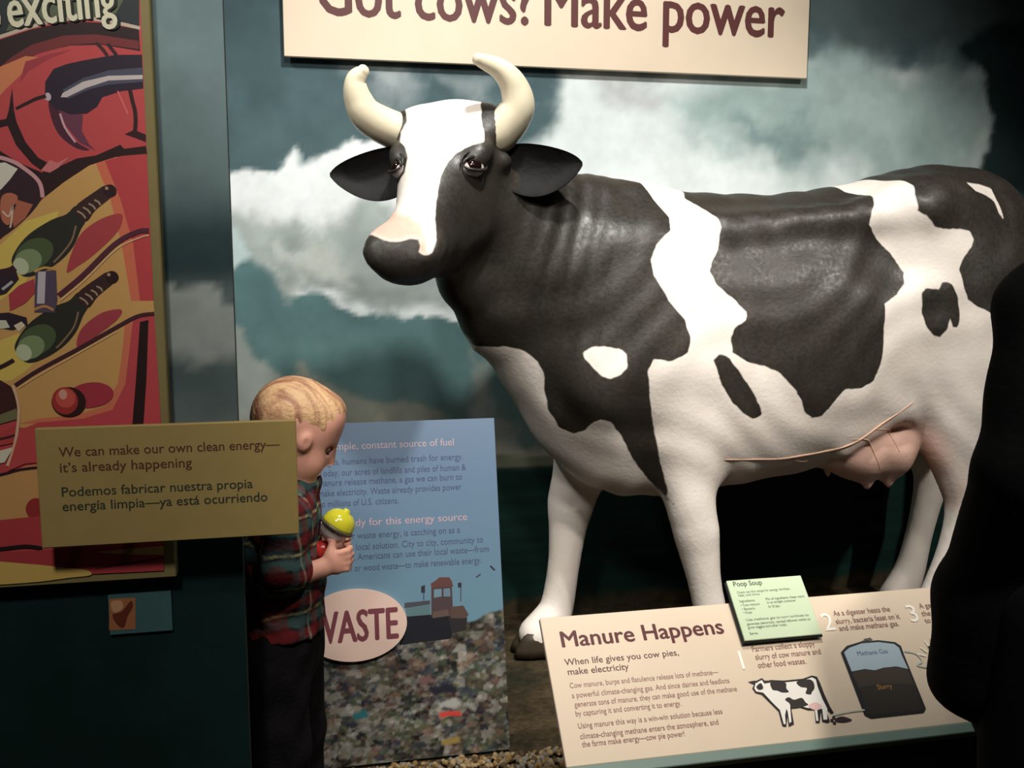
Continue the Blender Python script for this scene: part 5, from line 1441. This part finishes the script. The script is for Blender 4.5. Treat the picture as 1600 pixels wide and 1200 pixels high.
# hair: short and fine, thinning out towards brow and temples
fd = Field((-.14, BY - .11, .76), (.11, BY + .11, .985), 0.0030)
fd.ell(BC, (.0855 * HS, .0708 * HS, .0828 * HS), .01, AX)
fd.ell(bh(.057, .034), (.0245 * HS, .045 * HS, .0355 * HS), .03, AX)
fd.ell(bh(.034, .044), (.032 * HS, .044 * HS, .029 * HS), .015, AX)
fd.ell(bh(-.012, .006), (.0808 * HS, .0720 * HS, .0788 * HS), .02, AX)
fd.ell(bh(.130, -.072), (.080 * HS, .13, .108 * HS), .03, AX, True)
fd.ell(bh(.012, -.098), (.045 * HS, .13, .080 * HS), .04, AX, True)
half(fd, bh(-.02, -.060), -BU)
X, Y, Z = np.meshgrid(*fd.ax, indexing='ij')
p_ = (X - BC[0]) * BF[0] + (Z - BC[2]) * BF[2]; q_ = (Y - BY); r_ = (X - BC[0]) * BU[0] + (Z - BC[2]) * BU[2]
fl = q_ * 1.0 + 0.35 * p_ + 0.25 * r_
fd.d += (0.0011 * np.sin(fl * 420 + 6 * np.sin(p_ * 40)) * np.cos(p_ * 50 + r_ * 30)).astype(np.float32)
V, F = fd.mesh(1)
hair = mesh_obj('hair', V, F, mat('blond_hair', (206, 158, 118), 0.5, 0.4, attr='print', bump=0.3, scale=120), boy, True)
pp = (V - BC) @ BF; qq = V[:, 1] - BY; rr_ = (V - BC) @ BU
st = fbm(qq * 160 + 0.35 * pp * 160, pp * 22 + rr_ * 22, 3)
tone = sstep(st, -.18, .18)[:, None]
set_attr(hair, 'print', lin((168, 116, 88)) * (1 - tone) + lin((228, 184, 138)) * tone)


def plaid(V, by):
    u = V[:, 1] - by + 0.35 * V[:, 0]; w = V[:, 2] + 0.02 * fbm(V[:, 0] * 20, V[:, 1] * 20 + V[:, 2] * 8)
    c = np.tile(lin((34, 38, 42)), (len(V), 1))

    def band(x, per, lo, hi):
        t = np.mod(x, per) / per
        return sstep(t, lo, lo + .05) * (1 - sstep(t, hi, hi + .05))
    for a_, per, lo, hi, rgb, k in ((w, .062, .02, .30, (70, 98, 94), .8), (w, .062, .40, .46, (196, 184, 130), .75), (w, .062, .62, .92, (116, 36, 40), .75),
                                    (u, .055, .05, .30, (66, 84, 88), .45), (u, .055, .45, .50, (190, 180, 150), .45), (u, .055, .65, .90, (120, 34, 38), .5)):
        m_ = band(a_, per, lo, hi)[:, None] * k
        c = c * (1 - m_) + lin(rgb) * m_
    return c


fd = Field((-.20, BY - .20, .42), (.12, BY + .20, .80), 0.0040)
g_ = .010
fd.seg((-.055, BY, .70), (-.060, BY, .58), (.088, .060), (.086, .064), .03, grow=g_)
fd.seg((-.060, BY, .58), (-.062, BY, .45), (.086, .066), (.092, .070), .03, grow=g_)
for s in (-1, 1):
    y = BY + s * .088
    fd.seg((-.050, BY + s * .05, .705), (-.048, y, .695), .036, .034, .03, grow=.007)
    fd.seg((-.048, y, .695), (-.057, BY + s * .112, .612), .031, .031, .02, grow=.008)
    fd.seg((-.057, BY + s * .112, .612), (-.036, BY + s * .104, .614), .030, .029, .012, grow=.005)
fd.seg((-.034, BY, .725), (-.028, BY, .752), .045, .047, .01)
fd.ell((-.022, BY, .775), (.040, .040, .034), .006, None, True)
half(fd, (0, BY, .470), (0, 0, -1))
half(fd, (0, BY, .768), (0, 0, 1))
X, Y, Z = np.meshgrid(*fd.ax, indexing='ij')
fd.d += (0.003 * np.sin(Z * 95 + 5 * np.sin(Y * 22)) * np.sin(X * 60 + Y * 45)).astype(np.float32)
V, F = fd.mesh(1)
sh = mesh_obj('plaid_shirt', V, F, mat('plaid', (60, 60, 60), 0.85, 0.1, attr='print', bump=0.2, scale=160), boy, True)
set_attr(sh, 'print', plaid(V, BY))

fd = Field((-.20, BY - .14, .03), (.10, BY + .14, .52), 0.0045)
fd.seg((-.062, BY, .48), (-.062, BY, .42), (.078, .066), (.078, .066), .02, grow=.007)
for s in (-1, 1):
    x = -.078 if s < 0 else -.048
    fd.seg((x, BY + s * .043, .44), (x + .002, BY + s * .050, .24), .056, .052, .02, grow=.006)
    fd.seg((x + .002, BY + s * .050, .24), (x - .004, BY + s * .050, .065), .052, .054, .02, grow=.004)
half(fd, (0, BY, .05), (0, 0, -1))
half(fd, (0, BY, .492), (0, 0, 1))
X, Y, Z = np.meshgrid(*fd.ax, indexing='ij')
fd.d += (0.0035 * np.sin(Z * 60 + 6 * np.sin(Y * 18)) * np.sin(X * 40 + Y * 30)).astype(np.float32)
V, F = fd.mesh(1)
mesh_obj('trousers', V, F, mat('dark_trousers', (22, 20, 22), 0.9, 0.1, mottled=0.2, noise_scale=50, bump=0.2, scale=150), boy, True)
M_shoe = mat('dark_shoe', (38, 34, 34), 0.6)
for s in (-1, 1):
    x = -.075 if s < 0 else -.052
    fd = Field((x - .06, BY + s * .05 - .05, -.01), (x + .13, BY + s * .05 + .05, .10), 0.004)
    fd.seg((x - .005, BY + s * .05, .036), (x + .075, BY + s * .052, .028), (.034, .036), (.034, .026), .02)
    fd.seg((x - .005, BY + s * .05, .04), (x - .005, BY + s * .05, .065), .036, .034, .02)
    half(fd, (0, 0, .0005), (0, 0, -1))
    V, F = fd.mesh(1)
    mesh_obj('shoe', V, F, M_shoe, boy, True)

# ---------------------------------------------------------------- toy figure in the boy's hands
TY = BY - .040
ta = np.array((.55, 0, .835)); ta /= np.linalg.norm(ta)
tl = np.array((0, -1, 0)); tf = np.cross(tl, ta)
TA = (tf, tl, ta)
T0 = np.array((.014, TY, .628))
toy = thing('toy_figure', tuple(T0), 'small toy with shiny yellow cap, white face and red body in the boy\'s hands', 'toy')
mb = MB(); mb.ball(T0, (.019, .019, .020), n=24, k=16, ax=TA)
mb.build('torso', mat('toy_red', (196, 52, 50), 0.25, 0.6), toy, True)
hc = T0 + ta * .046
mb = MB(); mb.ball(hc, (.0275, .0275, .026), n=28, k=18, ax=TA)
fc_ = mb.build('head', mat('toy_white', (226, 216, 212), 0.25, 0.6), toy, True)
for r in (-.0055, .0055):
    mb = MB(); p = hc + tl * .0262 + tf * r + ta * .002; mb.ball(p, .0026, n=10, k=8)
    mb.build('eye', M_black, fc_, True)
mb = MB()
prof = [(.0325, .008), (.0315, .014), (.0305, .019), (.0285, .025), (.024, .032), (.016, .038), (.007, .0405), (.006, .045), (.0005, .0465)]
n = 28; Vv = []
for r_, h_ in prof:
    for j in range(n):
        t_ = 2 * math.pi * j / n
        Vv.append(hc + ta * h_ + (tf * math.cos(t_) + tl * math.sin(t_)) * r_)
Ff = [[i * n + j, i * n + (j + 1) % n, (i + 1) * n + (j + 1) % n, (i + 1) * n + j] for i in range(len(prof) - 1) for j in range(n)]
Ff += [list(range(n))[::-1], [(len(prof) - 1) * n + j for j in range(n)]]
mb.add(Vv, Ff)
mb.build('cap', mat('toy_yellow', (214, 206, 52), 0.15, 0.7), toy, True)
mb = MB(); ring = [hc + ta * .0065 + (tf * math.cos(q) + tl * math.sin(q)) * .0305 for q in np.linspace(0, 2 * math.pi, 33)]
mb.tube(ring, .0042, n=8, caps=False)
tag(mb.build('brim', mat('toy_brown', (84, 76, 60), 0.4), toy, True), 'dull brown brim')

# ---------------------------------------------------------------- visitor in black at the right
PX, PY, FZ = 1.255, -1.76, -0.25
vis = thing('visitor', (PX, PY, FZ), 'adult visitor in black coat seen from behind at the right edge', 'person')


def visitor_body(fd):
    fd.ell((PX, PY + .01, 1.455), (.076, .095, .115), .02)
    fd.ell((PX, PY + .055, 1.405), (.056, .05, .07), .03)
    fd.seg((PX, PY + .105, 1.435), (PX, PY + .118, 1.415), .010, .013, .012)
    for s in (-1, 1):
        fd.ell((PX + s * .078, PY, 1.44), (.010, .022, .032), .008)
        fd.ell((PX + s * .03, PY + .100, 1.462), (.014, .012, .010), .010, None, True)
    fd.seg((PX - .022, PY + .103, 1.378), (PX + .022, PY + .103, 1.378), .006, .006, .008)
    fd.seg((PX, PY - .01, 1.20), (PX, PY, 1.38), .060, .055, .04)
    fd.seg((PX, PY, 1.06), (PX, PY, .85), (.135, .10), (.15, .105), .06)
    fd.seg((PX, PY, .85), (PX, PY, .66), (.15, .105), (.165, .115), .06)
    for s in (-1, 1):
        fd.seg((PX + s * .08, PY, 1.14), (PX + s * .125, PY, 1.08), .046, .046, .05)
        fd.seg((PX + s * .125, PY, 1.08), (PX + s * .186, PY - .03, .84), .044, .042, .03)
        fd.seg((PX + s * .186, PY - .03, .84), (PX + s * .160, PY + .07, .60), .042, .028, .02)
        w = np.array((PX + s * .158, PY + .07, .60)); pc = w + (-s * .006, .008, -.055)
        fd.seg(w, pc, (.018, .026), (.016, .038), .012, (s, 0, 0))
        for k, (dy, L) in enumerate(((.03, .9), (.011, 1.0), (-.009, .95), (-.028, .75))):
            b = pc + (0, dy, -.018); k1 = b + np.array((-s * .006, .004, -.036)) * L; k2 = k1 + np.array((-s * .016, .004, -.022)) * L; k3 = k2 + np.array((-s * .016, 0, -.010)) * L
            fd.seg(b, k1, .0105, .0098, .004); fd.seg(k1, k2, .0098, .009, .002); fd.seg(k2, k3, .009, .008, .002)
        t0 = pc + (-s * .006, .030, .018); t1 = t0 + (-s * .012, .026, -.024); fd.seg(t0, t1, .013, .011, .01); fd.seg(t1, t1 + (-s * .014, .008, -.024), .011, .009, .003)
        fd.seg((PX + s * .085, PY, .62), (PX + s * .09, PY, .20), .085, .062, .05)
        fd.seg((PX + s * .09, PY, .20), (PX + s * .092, PY - .02, -.16), .060, .042, .03)
        fd.seg((PX + s * .092, PY - .02, -.20), (PX + s * .10, PY + .12, -.215), .042, .032, .03)


fd = Field((PX - .30, PY - .20, -.27), (PX + .30, PY + .24, 1.60), 0.0095)
visitor_body(fd)
V, F = fd.mesh(1)
mesh_obj('body', V, F, M_skin, vis, True)
M_coat = mat('black_coat', (9, 10, 11), 0.95, 0.1, mottled=0.2, noise_scale=60, bump=0.15, scale=120)
fd = Field((PX - .36, PY - .28, .25), (PX + .36, PY + .25, 1.32), 0.011)
fd.seg((PX, PY, 1.08), (PX, PY, .86), (.160, .120), (.200, .125), .06)
fd.seg((PX, PY, .86), (PX, PY, .62), (.195, .125), (.225, .14), .06)
fd.seg((PX, PY, .62), (PX, PY, .47), (.225, .14), (.250, .15), .05)
fd.seg((PX, PY, .47), (PX, PY, .34), (.250, .15), (.205, .14), .05)
fd.seg((PX, PY - .01, 1.20), (PX, PY - .005, 1.29), .075, .078, .03)
for s in (-1, 1):
    fd.seg((PX + s * .08, PY, 1.14), (PX + s * .135, PY, 1.09), .072, .068, .05)
    fd.seg((PX + s * .135, PY, 1.09), (PX + s * .186, PY - .03, .86), .064, .062, .04)
    fd.seg((PX + s * .186, PY - .03, .84), (PX + s * .158, PY + .07, .60),   .066, .066, .03)
    fd.seg((PX + s * .158, PY + .07, .60), (PX + s * .150, PY + .08, .46), .074, .076, .04)
half(fd, (0, 0, .335), (0, 0, -1))
half(fd, (0, 0, 1.275), (0, 0, 1))
X, Y, Z = np.meshgrid(*fd.ax, indexing='ij')
fd.d += (0.004 * np.sin(Z * 30 + 3 * np.sin(Y * 12 + X * 7)) * np.sin(X * 22)).astype(np.float32)
V, F = fd.mesh(1)
mesh_obj('coat', V, F, M_coat, vis, True)
fd = Field((PX - .26, PY - .20, -.25), (PX + .26, PY + .20, .75), 0.011)
fd.seg((PX, PY, .66), (PX, PY, .58), (.17, .12), (.165, .115), .04)
for s in (-1, 1):
    fd.seg((PX + s * .088, PY, .60), (PX + s * .094, PY, .20), .100, .080, .03)
    fd.seg((PX + s * .094, PY, .20), (PX + s * .096, PY - .02, -.17), .078, .066, .03)
half(fd, (0, 0, -.205), (0, 0, -1))
V, F = fd.mesh(1)
mesh_obj('trousers', V, F, mat('black_trousers', (14, 14, 16), 0.95, 0.1), vis, True)
fd = Field((PX - .16, PY - .16, 1.24), (PX + .16, PY + .16, 1.62), 0.007)
fd.ell((PX, PY, 1.470), (.090, .108, .118), .02)
fd.ell((PX, PY - .055, 1.41), (.085, .062, .11), .04)
fd.ell((PX, PY + .12, 1.395), (.075, .075, .135), .02, None, True)
half(fd, (0, 0, 1.30), (0, 0, -1))
V, F = fd.mesh(1)
mesh_obj('hair', V, F, mat('dark_hair', (26, 20, 17), 0.6, 0.3, bump=0.5, scale=90), vis, True)
for s in (-1, 1):
    fd = Field((PX + s * .10 - .07, PY - .11, -.26), (PX + s * .10 + .07, PY + .20, -.10), 0.007)
    fd.seg((PX + s * .094, PY - .03, -.205), (PX + s * .102, PY + .13, -.215), (.048, .045), (.046, .034), .03)
    half(fd, (0, 0, -.249), (0, 0, -1))
    V, F = fd.mesh(1)
    mesh_obj('shoe', V, F, M_black, vis, True)
